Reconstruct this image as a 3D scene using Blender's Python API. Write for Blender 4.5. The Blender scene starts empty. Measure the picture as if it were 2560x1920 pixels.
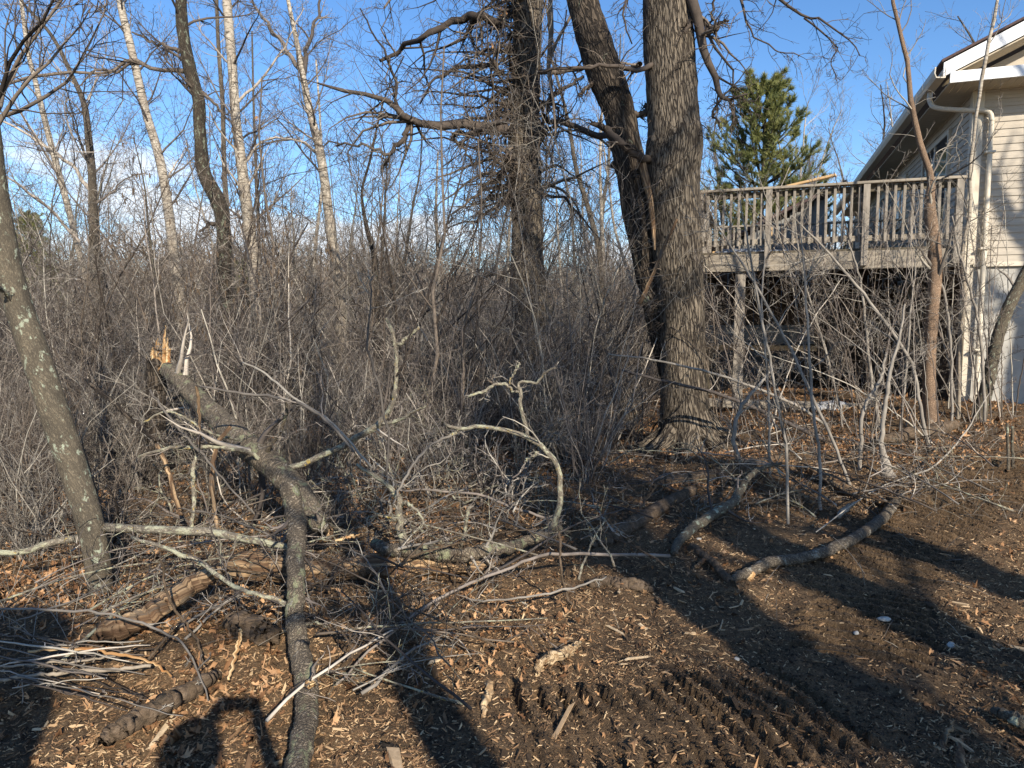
import bpy, math
import numpy as np
from mathutils import Vector, Matrix

scene = bpy.context.scene
C = scene.collection
R = math.radians
rng = np.random.default_rng(11)

# ------------------------------------------------------------------ camera, light, exposure
CAM_Z = 1.6
PITCH = R(5.0)
F = 1762.0                      # focal length in pixels of a 2560 wide frame
cam_d = bpy.data.cameras.new('camera'); cam = bpy.data.objects.new('camera', cam_d); C.objects.link(cam)
cam.location = (0, 0, CAM_Z); cam.rotation_euler = (R(90) - PITCH, 0, 0)
cam_d.sensor_width = 36; cam_d.lens = 36 * F / 2560; cam_d.clip_start = 0.05; cam_d.clip_end = 3000
scene.camera = cam

SUN_EL = R(27.5)
SUN_AZ = math.atan2(0.372, -0.928)          # clockwise from +Y, behind and to the right
sv = Vector((math.sin(SUN_AZ) * math.cos(SUN_EL), math.cos(SUN_AZ) * math.cos(SUN_EL), math.sin(SUN_EL)))
ld = bpy.data.lights.new('sun', 'SUN'); ld.energy = 5.0; ld.angle = R(0.55); ld.color = (1.0, 0.90, 0.76)
lo = bpy.data.objects.new('sun', ld); C.objects.link(lo)
lo.rotation_euler = sv.to_track_quat('Z', 'Y').to_euler(); lo.location = (0, 0, 30)

world = bpy.data.worlds.new('World'); scene.world = world; world.use_nodes = True
nt = world.node_tree; nt.nodes.clear()
def N(t, typ, **kw):
    n = t.nodes.new(typ)
    for k, v in kw.items():
        setattr(n, k, v)
    return n
out = N(nt, 'ShaderNodeOutputWorld'); bg = N(nt, 'ShaderNodeBackground'); sky = N(nt, 'ShaderNodeTexSky')
sky.sky_type = 'NISHITA'; sky.sun_disc = False; sky.sun_elevation = SUN_EL; sky.sun_rotation = SUN_AZ
sky.altitude = 300; sky.air_density = 1.0; sky.dust_density = 0.3; sky.ozone_density = 3.0
bg.inputs['Strength'].default_value = 0.112
hs = N(nt, 'ShaderNodeHueSaturation'); hs.inputs['Hue'].default_value = 0.504; hs.inputs['Saturation'].default_value = 1.18; hs.inputs['Value'].default_value = 1.2
nt.links.new(sky.outputs[0], hs.inputs['Color']); nt.links.new(hs.outputs[0], bg.inputs[0])
tc = N(nt, 'ShaderNodeTexCoord'); mp = N(nt, 'ShaderNodeMapping'); mp.inputs['Scale'].default_value = (1.6, 1.6, 5.0)
mp.inputs['Location'].default_value = (0.3, 0.15, 0.0)
nz = N(nt, 'ShaderNodeTexNoise'); nz.inputs['Scale'].default_value = 2.3; nz.inputs['Detail'].default_value = 7; nz.inputs['Roughness'].default_value = 0.55
nt.links.new(tc.outputs['Generated'], mp.inputs[0]); nt.links.new(mp.outputs[0], nz.inputs[0])
sep = N(nt, 'ShaderNodeSeparateXYZ'); nt.links.new(tc.outputs['Generated'], sep.inputs[0])
def mr(t, src, a, b, c, d):
    m = N(t, 'ShaderNodeMapRange', interpolation_type='SMOOTHSTEP')
    m.inputs[1].default_value = a; m.inputs[2].default_value = b; m.inputs[3].default_value = c; m.inputs[4].default_value = d
    t.links.new(src, m.inputs[0]); return m.outputs[0]
def mth(t, op, a, b):
    m = N(t, 'ShaderNodeMath', operation=op, use_clamp=True)
    for i, v in enumerate((a, b)):
        if isinstance(v, (int, float)): m.inputs[i].default_value = v
        else: t.links.new(v, m.inputs[i])
    return m.outputs[0]
low = mr(nt, sep.outputs['Z'], 0.06, 0.30, 0.42, -0.45)      # more cloud towards the horizon
side = mr(nt, sep.outputs['X'], -0.25, 0.35, 0.05, -0.35)    # and towards the left
fac = mth(nt, 'ADD', mth(nt, 'ADD', nz.outputs[0], low), side) 
nzc = mr(nt, nz.outputs[0], 0.32, 0.70, 0.0, 1.0); s2 = N(nt, 'ShaderNodeMath', operation='ADD'); nt.links.new(nzc, s2.inputs[0]); nt.links.new(low, s2.inputs[1])
s3 = N(nt, 'ShaderNodeMath', operation='ADD'); nt.links.new(s2.outputs[0], s3.inputs[0]); nt.links.new(side, s3.inputs[1])
cf = mr(nt, s3.outputs[0], 0.52, 1.08, 0.0, 0.92)
bg2 = N(nt, 'ShaderNodeBackground'); bg2.inputs[0].default_value = (0.86, 0.92, 1.0, 1); bg2.inputs[1].default_value = 0.85
mix = N(nt, 'ShaderNodeMixShader'); nt.links.new(cf, mix.inputs[0]); nt.links.new(bg.outputs[0], mix.inputs[1]); nt.links.new(bg2.outputs[0], mix.inputs[2])
nt.links.new(mix.outputs[0], out.inputs[0])

scene.view_settings.view_transform = 'Standard'; scene.view_settings.look = 'None'
scene.view_settings.exposure = 0.60; scene.view_settings.gamma = 1.0
scene.render.engine = 'CYCLES'
scene.cycles.max_bounces = 5; scene.cycles.diffuse_bounces = 3; scene.cycles.transparent_max_bounces = 4

# ------------------------------------------------------------------ noise, ground height, pixel rays
def vnoise(x, y, seed=0):
    xi = np.floor(x).astype(np.int64); yi = np.floor(y).astype(np.int64)
    xf = x - xi; yf = y - yi
    u = xf * xf * (3 - 2 * xf); v = yf * yf * (3 - 2 * yf)
    def h(a, b):
        n = (a * 374761393 + b * 668265263 + seed * 144665) & 0xffffffff
        n = ((n ^ (n >> 13)) * 1274126177) & 0xffffffff
        return ((n ^ (n >> 16)) & 0xffff) / 65535.0
    return ((h(xi, yi) * (1 - u) + h(xi + 1, yi) * u) * (1 - v) + (h(xi, yi + 1) * (1 - u) + h(xi + 1, yi + 1) * u) * v) * 2 - 1
def sstep(a, b, x):
    t = np.clip((x - a) / (b - a), 0, 1); return t * t * (3 - 2 * t)
def track_dist(x, y, line):
    best = np.full(np.shape(x), 1e9); sbest = np.zeros(np.shape(x)); acc = 0.0
    for (ax, ay), (bx, by) in zip(line[:-1], line[1:]):
        L = math.hypot(bx - ax, by - ay); ux, uy = (bx - ax) / L, (by - ay) / L
        s = np.clip((x - ax) * ux + (y - ay) * uy, 0, L)
        d = np.hypot(x - ax - ux * s, y - ay - uy * s); m = d < best
        best = np.where(m, d, best); sbest = np.where(m, acc + s, sbest); acc += L
    return best, sbest
TRACKS = [([(0.02, 2.62), (0.4, 2.68), (0.8, 2.76), (1.35, 2.92)], 0.36),
          ([(1.7, 3.3), (2.15, 4.2), (3.0, 5.2), (4.4, 6.3), (6, 7.2)], 0.36),
          ]
def ground_low(x, y):
    z = 0.5 * sstep(0.8, 6.8, x) * sstep(4.0, 9.5, y)
    z = z - 0.25 * sstep(9, 18, y) * sstep(6, -2, x)
    z = z + 0.07 * vnoise(x * 0.6, y * 0.6, 1) * sstep(1.0, 3.5, y)
    z = z + 0.16 * np.exp(-(((x - 3.2) / 1.6) ** 2 + ((y - 7.0) / 0.8) ** 2))
    z = z + 0.10 * np.exp(-(((x + 1.6) / 0.9) ** 2 + ((y - 3.5) / 0.7) ** 2))
    return z
def ground_z(x, y):
    x = np.asarray(x, float); y = np.asarray(y, float)
    z = ground_low(x, y)
    near = sstep(14, 8, y)
    tm = np.zeros(np.shape(x))
    for line, w in TRACKS:
        d, s = track_dist(x, y, line); tm = np.maximum(tm, sstep(w * 1.1, w * .8, d))
    near = near * (1 - .72 * tm)
    z = z + near * (0.026 * vnoise(x * 3.1, y * 3.1, 2) + 0.014 * vnoise(x * 8, y * 8, 3) + 0.010 * vnoise(x * 19, y * 19, 4)
                    + 0.006 * vnoise(x * 41, y * 41, 5))
    for line, w in TRACKS:
        d, s = track_dist(x, y, line)
        w_ = w * (1 + .3 * vnoise(x * 6, y * 6, 12)); m = sstep(w_, w_ * 0.75, d) * np.clip(.95 + 0.9 * vnoise(x * 1.9, y * 1.9, 9), 0.2, 1)
        wob = s + 0.016 * vnoise(x * 4, y * 4, 7) + 0.25 * (d - w * .5) * 0.3
        tri = np.abs(((wob / 0.098) % 1.0) - 0.5) * 2
        z = z - m * 0.03 + m * (0.074 * sstep(0.34, 0.58, tri) * (0.92 + 0.16 * vnoise(x * 5, y * 5, 8)) - 0.02 + 0.006 * vnoise(x * 23, y * 23, 6))
    return z
def gz(x, y): return float(ground_z(np.array([x]), np.array([y]))[0])

cp, sp_ = math.cos(PITCH), math.sin(PITCH)
def ray(px, py):
    a = (px - 1280) / F; b = (960 - py) / F
    return np.array([a, cp + b * sp_, -sp_ + b * cp])
def at(px, py, d):
    r = ray(px, py); r = r * (d / r[1]); return np.array([r[0], r[1], r[2] + CAM_Z])
def on(px, py, h=0.0):
    r = ray(px, py); lo_, hi = 0.3, 60.0
    s = lo_
    while s < 60:
        p = r * s
        if p[2] + CAM_Z < float(ground_low(np.array([p[0]]), np.array([p[1]]))[0]) + h: break
        s += 0.02
    p = r * s; return np.array([p[0], p[1], p[2] + CAM_Z])

# ------------------------------------------------------------------ object helpers
def tag(o, label=None, cat=None, group=None, kind=None):
    if label: o['label'] = label
    if cat: o['category'] = cat
    if group: o['group'] = group
    if kind: o['kind'] = kind
    return o
def empty(name, loc=(0, 0, 0), rz=0.0):
    o = bpy.data.objects.new(name, None); o.location = [float(v) for v in loc]; o.rotation_euler = (0, 0, rz)
    o.empty_display_size = 0.2; C.objects.link(o); return o
def mesh_obj(name, verts, faces, mat, parent=None, attrs=None, smooth=True, local=False):
    """verts (n,3) array; faces: list of int arrays (m,k). World coords unless local."""
    verts = np.asarray(verts, np.float32)
    if parent is not None and not local:
        M = np.array(Matrix.Translation(parent.location) @ parent.rotation_euler.to_matrix().to_4x4())
        Mi = np.linalg.inv(M); verts = (verts @ Mi[:3, :3].T + Mi[:3, 3]).astype(np.float32)
    me = bpy.data.meshes.new(name)
    me.vertices.add(len(verts)); me.vertices.foreach_set('co', verts.ravel())
    faces = [np.asarray(f, np.int32) for f in faces if len(f)]
    nl = sum(f.size for f in faces); nf = sum(f.shape[0] for f in faces)
    me.loops.add(nl); me.polygons.add(nf)
    me.loops.foreach_set('vertex_index', np.concatenate([f.ravel() for f in faces]))
    tot = np.concatenate([np.full(f.shape[0], f.shape[1], np.int32) for f in faces])
    st = np.concatenate([[0], np.cumsum(tot)[:-1]]).astype(np.int32)
    me.polygons.foreach_set('loop_start', st)
    me.polygons.foreach_set('use_smooth', np.full(nf, smooth))
    me.update(calc_edges=True); me.validate()
    if attrs:
        for k, a in attrs.items():
            a = np.asarray(a, np.float32)
            if a.ndim == 2:
                at_ = me.attributes.new(k, 'FLOAT_VECTOR', 'POINT'); at_.data.foreach_set('vector', a.ravel())
            else:
                at_ = me.attributes.new(k, 'FLOAT', 'POINT'); at_.data.foreach_set('value', a)
    me.materials.append(mat)
    o = bpy.data.objects.new(name, me); C.objects.link(o)
    if parent is not None: o.parent = parent
    return o

class Tubes:
    def __init__(s): s.H = []; s.V = []; s.Fq = []; s.Fn = {}; s.T = []; s.B = []; s.n = 0
    def add(s, P, Rr, k=3, tint=None, cap=False, bumps=0.0, seed=0, jag=0.0):
        P = np.asarray(P, float); Rr = np.asarray(Rr, float)
        if P.ndim == 2: P = P[None]; Rr = Rr[None]
        m, n, _ = P.shape
        if m == 0: return
        T = np.gradient(P, axis=1); T /= np.linalg.norm(T, axis=2, keepdims=True) + 1e-9
        mean = np.abs(P[:, -1] - P[:, 0]); ref = np.zeros((m, 3)); ref[np.arange(m), np.argmin(mean, axis=1)] = 1
        ref = np.repeat(ref[:, None], n, 1)
        U = np.cross(T, ref); U /= np.linalg.norm(U, axis=2, keepdims=True) + 1e-9
        W = np.cross(T, U)
        th = np.arange(k) / k * 2 * np.pi
        c, si = np.cos(th), np.sin(th)
        seg = np.concatenate([np.zeros((m, 1)), np.cumsum(np.linalg.norm(np.diff(P, axis=1), axis=2), axis=1)], 1)
        rad = np.repeat(Rr[:, :, None], k, 2)
        if bumps:
            r2 = np.random.default_rng(abs(int(seed)))
            d = 0
            for i in range(14):
                a = r2.integers(1, 7); b = r2.normal() * 5 / max(np.mean(Rr) * 8, .3)
                d = d + np.sin(a * th[None, None] + b * seg[..., None] + r2.uniform(0, 6.3)) / (1 + a * .5)
            d = d + 0.8 * vnoise((th[None, None] + 0 * seg[..., None]) * 4, seg[..., None] * 7 + 0 * th[None, None], seed) * np.sin((th[None, None]) / 2)
            d = d + 1.1 * vnoise((np.abs(th - np.pi)[None, None] + 0 * seg[..., None]) * 3.2, seg[..., None] * 22 + 0 * th[None, None], seed + 5)
            rad = rad * (1 + bumps * d * 0.45)
        V = P[:, :, None] + rad[..., None] * (U[:, :, None] * c[None, None, :, None] + W[:, :, None] * si[None, None, :, None])
        if jag:
            for e_, sg in ((0, -1), (-1, 1)): V[:, e_] += sg * T[:, e_][:, None] * (np.random.default_rng(abs(seed) + 9).normal(0, jag, (m, k)) * Rr[:, e_][:, None])[..., None]
        s.V.append(V.reshape(-1, 3))
        if tint is None: tint = rng.random(m)
        tint = np.broadcast_to(np.asarray(tint, float), (m,))
        s.T.append(np.repeat(tint, n * k))
        s.H.append(np.repeat((seg).reshape(-1), k)); base_r = Rr[:, :1, None]
        off = rng.random((m, 1, 1)) * 7
        B = np.stack([np.broadcast_to(base_r * c + off, (m, n, k)), np.broadcast_to(base_r * si + off, (m, n, k)), np.broadcast_to(seg[..., None], (m, n, k)) + off], -1)
        s.B.append(B.reshape(-1, 3))
        idx = s.n + np.arange(m * n * k).reshape(m, n, k)
        a = idx[:, :-1]; b = idx[:, 1:]; a2 = np.roll(a, -1, 2); b2 = np.roll(b, -1, 2)
        s.Fq.append(np.stack([a, a2, b2, b], -1).reshape(-1, 4))
        if cap:
            s.Fn.setdefault(k, []).append(idx[:, 0, ::-1].reshape(m, k)); s.Fn[k].append(idx[:, -1].reshape(m, k))
        s.n += m * n * k
    def obj(s, name, mat, parent=None, local=False):
        if not s.V: return None
        V = np.concatenate(s.V); faces = [np.concatenate(s.Fq)]
        for k, l in s.Fn.items(): faces.append(np.concatenate(l))
        return mesh_obj(name, V, faces, mat, parent, {'tint': np.concatenate(s.T), 'bk': np.concatenate(s.B), 'hgt': np.concatenate(s.H)}, True, local)

def smooth_path(ctrl, n):
    """Catmull-Rom through (x,y,z,r) control points, n samples."""
    c = np.asarray(ctrl, float)
    if len(c) == 2: t = np.linspace(0, 1, n)[:, None]; return (c[0] * (1 - t) + c[1] * t)
    c = np.vstack([2 * c[0] - c[1], c, 2 * c[-1] - c[-2]])
    m = len(c) - 3; o = []
    for t in np.linspace(0, m - 1e-6, n):
        i = int(t); u = t - i; p0, p1, p2, p3 = c[i:i + 4]
        o.append(0.5 * ((2 * p1) + (-p0 + p2) * u + (2 * p0 - 5 * p1 + 4 * p2 - p3) * u * u + (-p0 + 3 * p1 - 3 * p2 + p3) * u ** 3))
    o = np.array(o); o[:, 3] = np.clip(o[:, 3], c[:, 3].min() * 0.8, None); return o
def path(pts, n=24, wob=0.0):
    """pts: (px,py,depth,width_px) or (px,py,'g',width_px,height)"""
    c = []
    for p in pts:
        if p[2] == 'g': q = on(p[0], p[1], p[4] if len(p) > 4 else 0.0)
        else: q = at(p[0], p[1], p[2])
        c.append([*q, p[3] / 2 * q[1] / F])
    s = smooth_path(c, n)
    if wob: s[1:, :3] += np.cumsum(rng.normal(0, wob, (n - 1, 3)), 0) * 0.35 + rng.normal(0, wob, (n - 1, 3)) * 0.5
    return s[:, :3], s[:, 3]

def unit(v): return v / (np.linalg.norm(v, axis=-1, keepdims=True) + 1e-9)
def grow(P, Rr, kids, t0=0.2, t1=1.0, ang=(35, 65), ratio=(0.3, 0.5), n=5, wob=0.25, up=0.3, rr=0.5, tip=0.0015, minr=0.0, bias=None, absl=None, short=0.5):
    P = np.asarray(P, float); Rr = np.asarray(Rr, float)
    if P.ndim == 2: P = P[None]; Rr = Rr[None]
    m, n0, _ = P.shape; L = np.linalg.norm(np.diff(P, axis=1), axis=2).sum(1)
    t = rng.uniform(t0, t1, (m, kids)); f = t * (n0 - 1); i = np.minimum(f.astype(int), n0 - 2); u = (f - i)[..., None]
    ar = np.arange(m)[:, None]
    pos = P[ar, i] * (1 - u) + P[ar, i + 1] * u
    tan = unit(P[ar, i + 1] - P[ar, i]); r = Rr[ar, i] * (1 - u[..., 0]) + Rr[ar, i + 1] * u[..., 0]
    a = np.radians(rng.uniform(ang[0], ang[1], (m, kids)))[..., None]
    rnd = rng.normal(size=(m, kids, 3))
    if bias is not None: rnd = rnd + np.array(bias)
    perp = unit(rnd - (rnd * tan).sum(-1, keepdims=True) * tan)
    d = np.cos(a) * tan + np.sin(a) * perp
    if absl: ln = rng.uniform(absl[0], absl[1], (m, kids)) * (1 - short * t)
    else: ln = L[:, None] * rng.uniform(ratio[0], ratio[1], (m, kids)) * (1 - short * t)
    K = m * kids; pos = pos.reshape(K, 3); d = d.reshape(K, 3); ln = ln.reshape(K); r = np.maximum(r.reshape(K) * rr, minr)
    out = np.zeros((K, n, 3)); out[:, 0] = pos; cur = d
    for j in range(1, n):
        cur = unit(cur + rng.normal(0, wob, (K, 3)) + np.array([0, 0, up]) / (n - 1))
        out[:, j] = out[:, j - 1] + cur * (ln / (n - 1))[:, None]
    tt = np.linspace(0, 1, n)[None]
    R2 = r[:, None] * (1 - tt) + np.minimum(tip, r)[:, None] * tt
    return out, R2

# ------------------------------------------------------------------ materials
def new_mat(name, rough=0.9):
    m = bpy.data.materials.new(name); m.use_nodes = True
    t = m.node_tree; b = t.nodes['Principled BSDF']; b.inputs['Roughness'].default_value = rough
    b.inputs['Specular IOR Level'].default_value = 0.25
    return m, t, b
def ramp(t, src, stops, interp='LINEAR'):
    r = N(t, 'ShaderNodeValToRGB'); r.color_ramp.interpolation = interp
    e = r.color_ramp.elements
    while len(e) < len(stops): e.new(0.5)
    for el, (p, c) in zip(e, stops): el.position = p; el.color = (*c, 1)
    t.links.new(src, r.inputs[0]); return r.outputs[0]
def vec(t, kind='bk', scale=(1, 1, 1)):
    if kind == 'bk': a = N(t, 'ShaderNodeAttribute', attribute_name='bk'); s = a.outputs['Vector']
    elif kind == 'obj': a = N(t, 'ShaderNodeTexCoord'); s = a.outputs['Object']
    else: a = N(t, 'ShaderNodeNewGeometry'); s = a.outputs['Position']
    mpp = N(t, 'ShaderNodeMapping'); mpp.inputs['Scale'].default_value = scale; t.links.new(s, mpp.inputs[0]); return mpp.outputs[0]
def noise(t, v, scale, detail=4, rough=0.6, dist=0.0):
    n = N(t, 'ShaderNodeTexNoise'); n.inputs['Scale'].default_value = scale; n.inputs['Detail'].default_value = detail
    n.inputs['Roughness'].default_value = rough; n.inputs['Distortion'].default_value = dist; t.links.new(v, n.inputs[0]); return n.outputs[0]
def mixc(t, f, a, b, mode='MIX'):
    m = N(t, 'ShaderNodeMix', data_type='RGBA', blend_type=mode)
    for i, v in ((0, f), (6, a), (7, b)):
        if isinstance(v, (int, float)): m.inputs[i].default_value = v
        elif isinstance(v, tuple): m.inputs[i].default_value = (*v, 1)
        else: t.links.new(v, m.inputs[i])
    return m.outputs[2]
def bump(t, b, h, strength=0.6, dist=0.02):
    n = N(t, 'ShaderNodeBump'); n.inputs['Strength'].default_value = strength; n.inputs['Distance'].default_value = dist
    t.links.new(h, n.inputs['Height']); t.links.new(n.outputs[0], b.inputs['Normal'])

def bark_mat(name, dark, light, scale=30, stretch=0.18, lichen=None, lich_amt=0.58, bstr=0.9, bdist=0.02, blotch=None, crack=0.3):
    m, t, b = new_mat(name)
    v = vec(t, 'bk', (1, 1, stretch))
    n1 = noise(t, v, scale, 6, 0.65, 0.6)
    vo = N(t, 'ShaderNodeTexVoronoi', feature='DISTANCE_TO_EDGE'); vo.inputs['Scale'].default_value = scale * 0.9
    dn = noise(t, v, scale * 0.6, 2); mm = N(t, 'ShaderNodeVectorMath', operation='MULTIPLY_ADD')
    t.links.new(dn, mm.inputs[0]); mm.inputs[1].default_value = (0.12, 0.12, 0.12); t.links.new(v, mm.inputs[2])
    t.links.new(mm.outputs[0], vo.inputs['Vector'])
    h = mth(t, 'MULTIPLY', mr(t, vo.outputs['Distance'], 0.0, crack, 0.12, 1.0), mr(t, n1, 0.25, 0.75, 0.45, 1.0))
    col = ramp(t, h, [(0.1, dark), (0.85, light)])
    big = noise(t, vec(t, 'bk', (1, 1, 0.6)), scale * 0.13, 3)
    col = mixc(t, 0.55, col, ramp(t, big, [(0.32, (0.5, 0.48, 0.46)), (0.66, (1.35, 1.28, 1.16))]), 'MULTIPLY')
    if lichen:
        l = noise(t, vec(t, 'bk', (1, 1, 0.7)), scale * 0.28, 5, 0.7, 0.3)
        col = mixc(t, mr(t, l, lich_amt, lich_amt + 0.08, 0, 0.85), col, lichen)
    if blotch:
        l = noise(t, vec(t, 'bk', (1.3, 1.3, 0.9)), scale * 0.4, 5, 0.7, 0.6)
        col = mixc(t, mr(t, l, 0.60, 0.66, 0, 0.9), col, blotch)
    t.links.new(col, b.inputs['Base Color']); bump(t, b, h, bstr, bdist)
    return m
M = {}
M['oak'] = bark_mat('bark_oak', (0.03, 0.024, 0.019), (0.235, 0.20, 0.155), 22, 0.24, (0.26, 0.27, 0.21), 0.68, 1.0, 0.03, None, 0.2)
M['oakd'] = bark_mat('bark_dark', (0.02, 0.016, 0.013), (0.13, 0.105, 0.08), 30, 0.2, (0.16, 0.18, 0.13), 0.62, 1.0, 0.03)
M['grey'] = bark_mat('bark_grey', (0.075, 0.065, 0.05), (0.18, 0.155, 0.115), 90, 0.3, (0.36, 0.40, 0.30), 0.56, 0.6, 0.006)  # tones lowered so the bark colour carries tree shade on the leaning trunk
M['lichen'] = bark_mat('bark_lichen', (0.12, 0.105, 0.085), (0.33, 0.30, 0.24), 70, 0.4, (0.40, 0.40, 0.28), 0.50, 0.7, 0.006, (0.42, 0.30, 0.07))
M['fallen'] = bark_mat('bark_fallen', (0.07, 0.058, 0.045), (0.29, 0.245, 0.185), 45, 1.6, (0.24, 0.25, 0.15), 0.54, 0.8, 0.010, (0.30, 0.28, 0.24))
M['muddy'] = bark_mat('bark_muddy', (0.05, 0.035, 0.022), (0.19, 0.14, 0.09), 35, 0.5, (0.09, 0.065, 0.042), 0.5, 0.8, 0.012)
M['rotten'] = bark_mat('wood_rotten', (0.10, 0.06, 0.035), (0.42, 0.30, 0.18), 30, 0.08, (0.10, 0.08, 0.06), 0.52, 0.9, 0.012)
M['redbark'] = bark_mat('bark_cherry', (0.12, 0.08, 0.055), (0.36, 0.26, 0.18), 60, 1.2, (0.38, 0.30, 0.22), 0.6, 0.4, 0.004)
M['fresh'] = bark_mat('wood_splintered', (0.28, 0.16, 0.07), (0.66, 0.50, 0.29), 30, 0.07, (0.34, 0.15, 0.05), 0.54, 0.8, 0.01)

M['darkoak'] = bark_mat('bark_dark_lichen', (0.03, 0.025, 0.02), (0.115, 0.095, 0.07), 60, 0.35, (0.25, 0.28, 0.20), 0.56, 0.8, 0.012)
M['greyd'] = bark_mat('bark_grey_brown', (0.06, 0.05, 0.04), (0.20, 0.17, 0.13), 70, 0.4, (0.30, 0.29, 0.24), 0.58, 0.7, 0.008)
M['stripped'] = bark_mat('wood_stripped', (0.30, 0.20, 0.11), (0.62, 0.48, 0.30), 50, 0.12, (0.10, 0.065, 0.04), 0.56, 0.9, 0.01)
def birch_mat():
    m, t, b = new_mat('bark_birch', 0.75)
    v = vec(t, 'bk', (0.6, 0.6, 5.0)); n1 = noise(t, v, 7, 5, 0.6, 0.3)
    col = ramp(t, n1, [(0.36, (0.10, 0.085, 0.07)), (0.44, (0.40, 0.37, 0.32)), (0.55, (0.62, 0.59, 0.53)), (0.8, (0.72, 0.70, 0.65))])
    big = noise(t, vec(t, 'bk', (1, 1, 0.9)), 2.2, 5, 0.7)
    sp2 = N(t, 'ShaderNodeAttribute', attribute_name='hgt'); col = mixc(t, 1.0, col, (0.66, 0.62, 0.56), 'MULTIPLY'); col = mixc(t, mr(t, sp2.outputs['Fac'], 0.5, 5.5, 0.75, 0.0), col, (0.27, 0.225, 0.17))
    col = mixc(t, mr(t, big, 0.50, 0.66, 0, 0.85), col, (0.24, 0.20, 0.155))
    t.links.new(col, b.inputs['Base Color']); bump(t, b, n1, 0.4, 0.006); return m
M['birch'] = birch_mat()
def twig_mat(name, stops, rough=0.85):
    m, t, b = new_mat(name, rough)
    a = N(t, 'ShaderNodeAttribute', attribute_name='tint')
    col = ramp(t, a.outputs['Fac'], stops)
    n1 = noise(t, vec(t, 'bk', (1, 1, 1)), 9, 3)
    col = mixc(t, 0.8, col, ramp(t, n1, [(0.3, (0.6, 0.58, 0.56)), (0.7, (1.3, 1.28, 1.25))]), 'MULTIPLY')
    t.links.new(col, b.inputs['Base Color']); return m
M['twig'] = twig_mat('twig_brown', [(0.0, (0.036, 0.031, 0.029)), (0.42, (0.108, 0.092, 0.082)), (0.75, (0.24, 0.205, 0.175)), (1.0, (0.50, 0.45, 0.38))])
M['twigdark'] = twig_mat('twig_dark', [(0.0, (0.03, 0.024, 0.02)), (0.5, (0.085, 0.068, 0.055)), (1.0, (0.20, 0.165, 0.13))])
M['twigpale'] = twig_mat('twig_pale', [(0.0, (0.09, 0.08, 0.07)), (0.5, (0.21, 0.19, 0.165)), (1.0, (0.40, 0.37, 0.31))])
M['brush'] = twig_mat('brush_far', [(0.0, (0.08, 0.071, 0.070)), (0.4, (0.165, 0.148, 0.14)), (0.8, (0.28, 0.25, 0.23)), (1.0, (0.50, 0.47, 0.43))])
M['hedge'] = twig_mat('brush_rose', [(0.0, (0.12, 0.095, 0.07)), (0.5, (0.23, 0.18, 0.14)), (1.0, (0.40, 0.34, 0.26))])

def soil_mat():
    m, t, b = new_mat('soil', 0.95)
    v = vec(t, 'pos')
    a = noise(t, v, 1.1, 4); f = noise(t, v, 22, 6, 0.7); g = noise(t, v, 110, 4, 0.7)
    col = ramp(t, f, [(0.25, (0.024, 0.015, 0.009)), (0.5, (0.10, 0.066, 0.037)), (0.75, (0.25, 0.165, 0.09))])
    col = mixc(t, mr(t, a, 0.42, 0.62, 0, 0.7), col, ramp(t, g, [(0.3, (0.05, 0.032, 0.018)), (0.55, (0.19, 0.12, 0.062)), (0.75, (0.38, 0.26, 0.145))]))
    col = mixc(t, mr(t, g, 0.60, 0.66, 0, 0.8), col, (0.38, 0.27, 0.16))
    t.links.new(col, b.inputs['Base Color']); 
    h = mth(t, 'ADD', mth(t, 'MULTIPLY', f, 0.6), mth(t, 'MULTIPLY', g, 0.35)); bump(t, b, h, 1.0, 0.045); return m
M['soil'] = soil_mat()
def tint_mat(name, stops, rough=0.85, trans=0.0):
    m, t, b = new_mat(name, rough)
    a = N(t, 'ShaderNodeAttribute', attribute_name='tint'); col = ramp(t, a.outputs['Fac'], stops)
    n1 = noise(t, vec(t, 'pos'), 60, 3)
    col = mixc(t, 0.6, col, ramp(t, n1, [(0.3, (0.65, 0.62, 0.6)), (0.7, (1.2, 1.2, 1.2))]), 'MULTIPLY')
    t.links.new(col, b.inputs['Base Color'])
    return m
M['chips'] = tint_mat('wood_chip', [(0.0, (0.06, 0.038, 0.022)), (0.45, (0.16, 0.095, 0.050)), (0.75, (0.34, 0.21, 0.11)), (1.0, (0.62, 0.46, 0.27))])
M['leaf'] = tint_mat('dead_leaf', [(0.0, (0.10, 0.050, 0.024)), (0.5, (0.28, 0.15, 0.07)), (1.0, (0.50, 0.31, 0.165))])
M['needle'] = tint_mat('pine_needle', [(0.0, (0.055, 0.072, 0.025)), (0.5, (0.155, 0.175, 0.055)), (1.0, (0.32, 0.31, 0.11))], 0.6)
M['clod'] = tint_mat('soil_clod', [(0.0, (0.020, 0.014, 0.009)), (1.0, (0.085, 0.058, 0.036))], 0.95)
M['palewood'] = tint_mat('pale_wood', [(0.0, (0.34, 0.23, 0.13)), (1.0, (0.64, 0.50, 0.32))])

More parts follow.
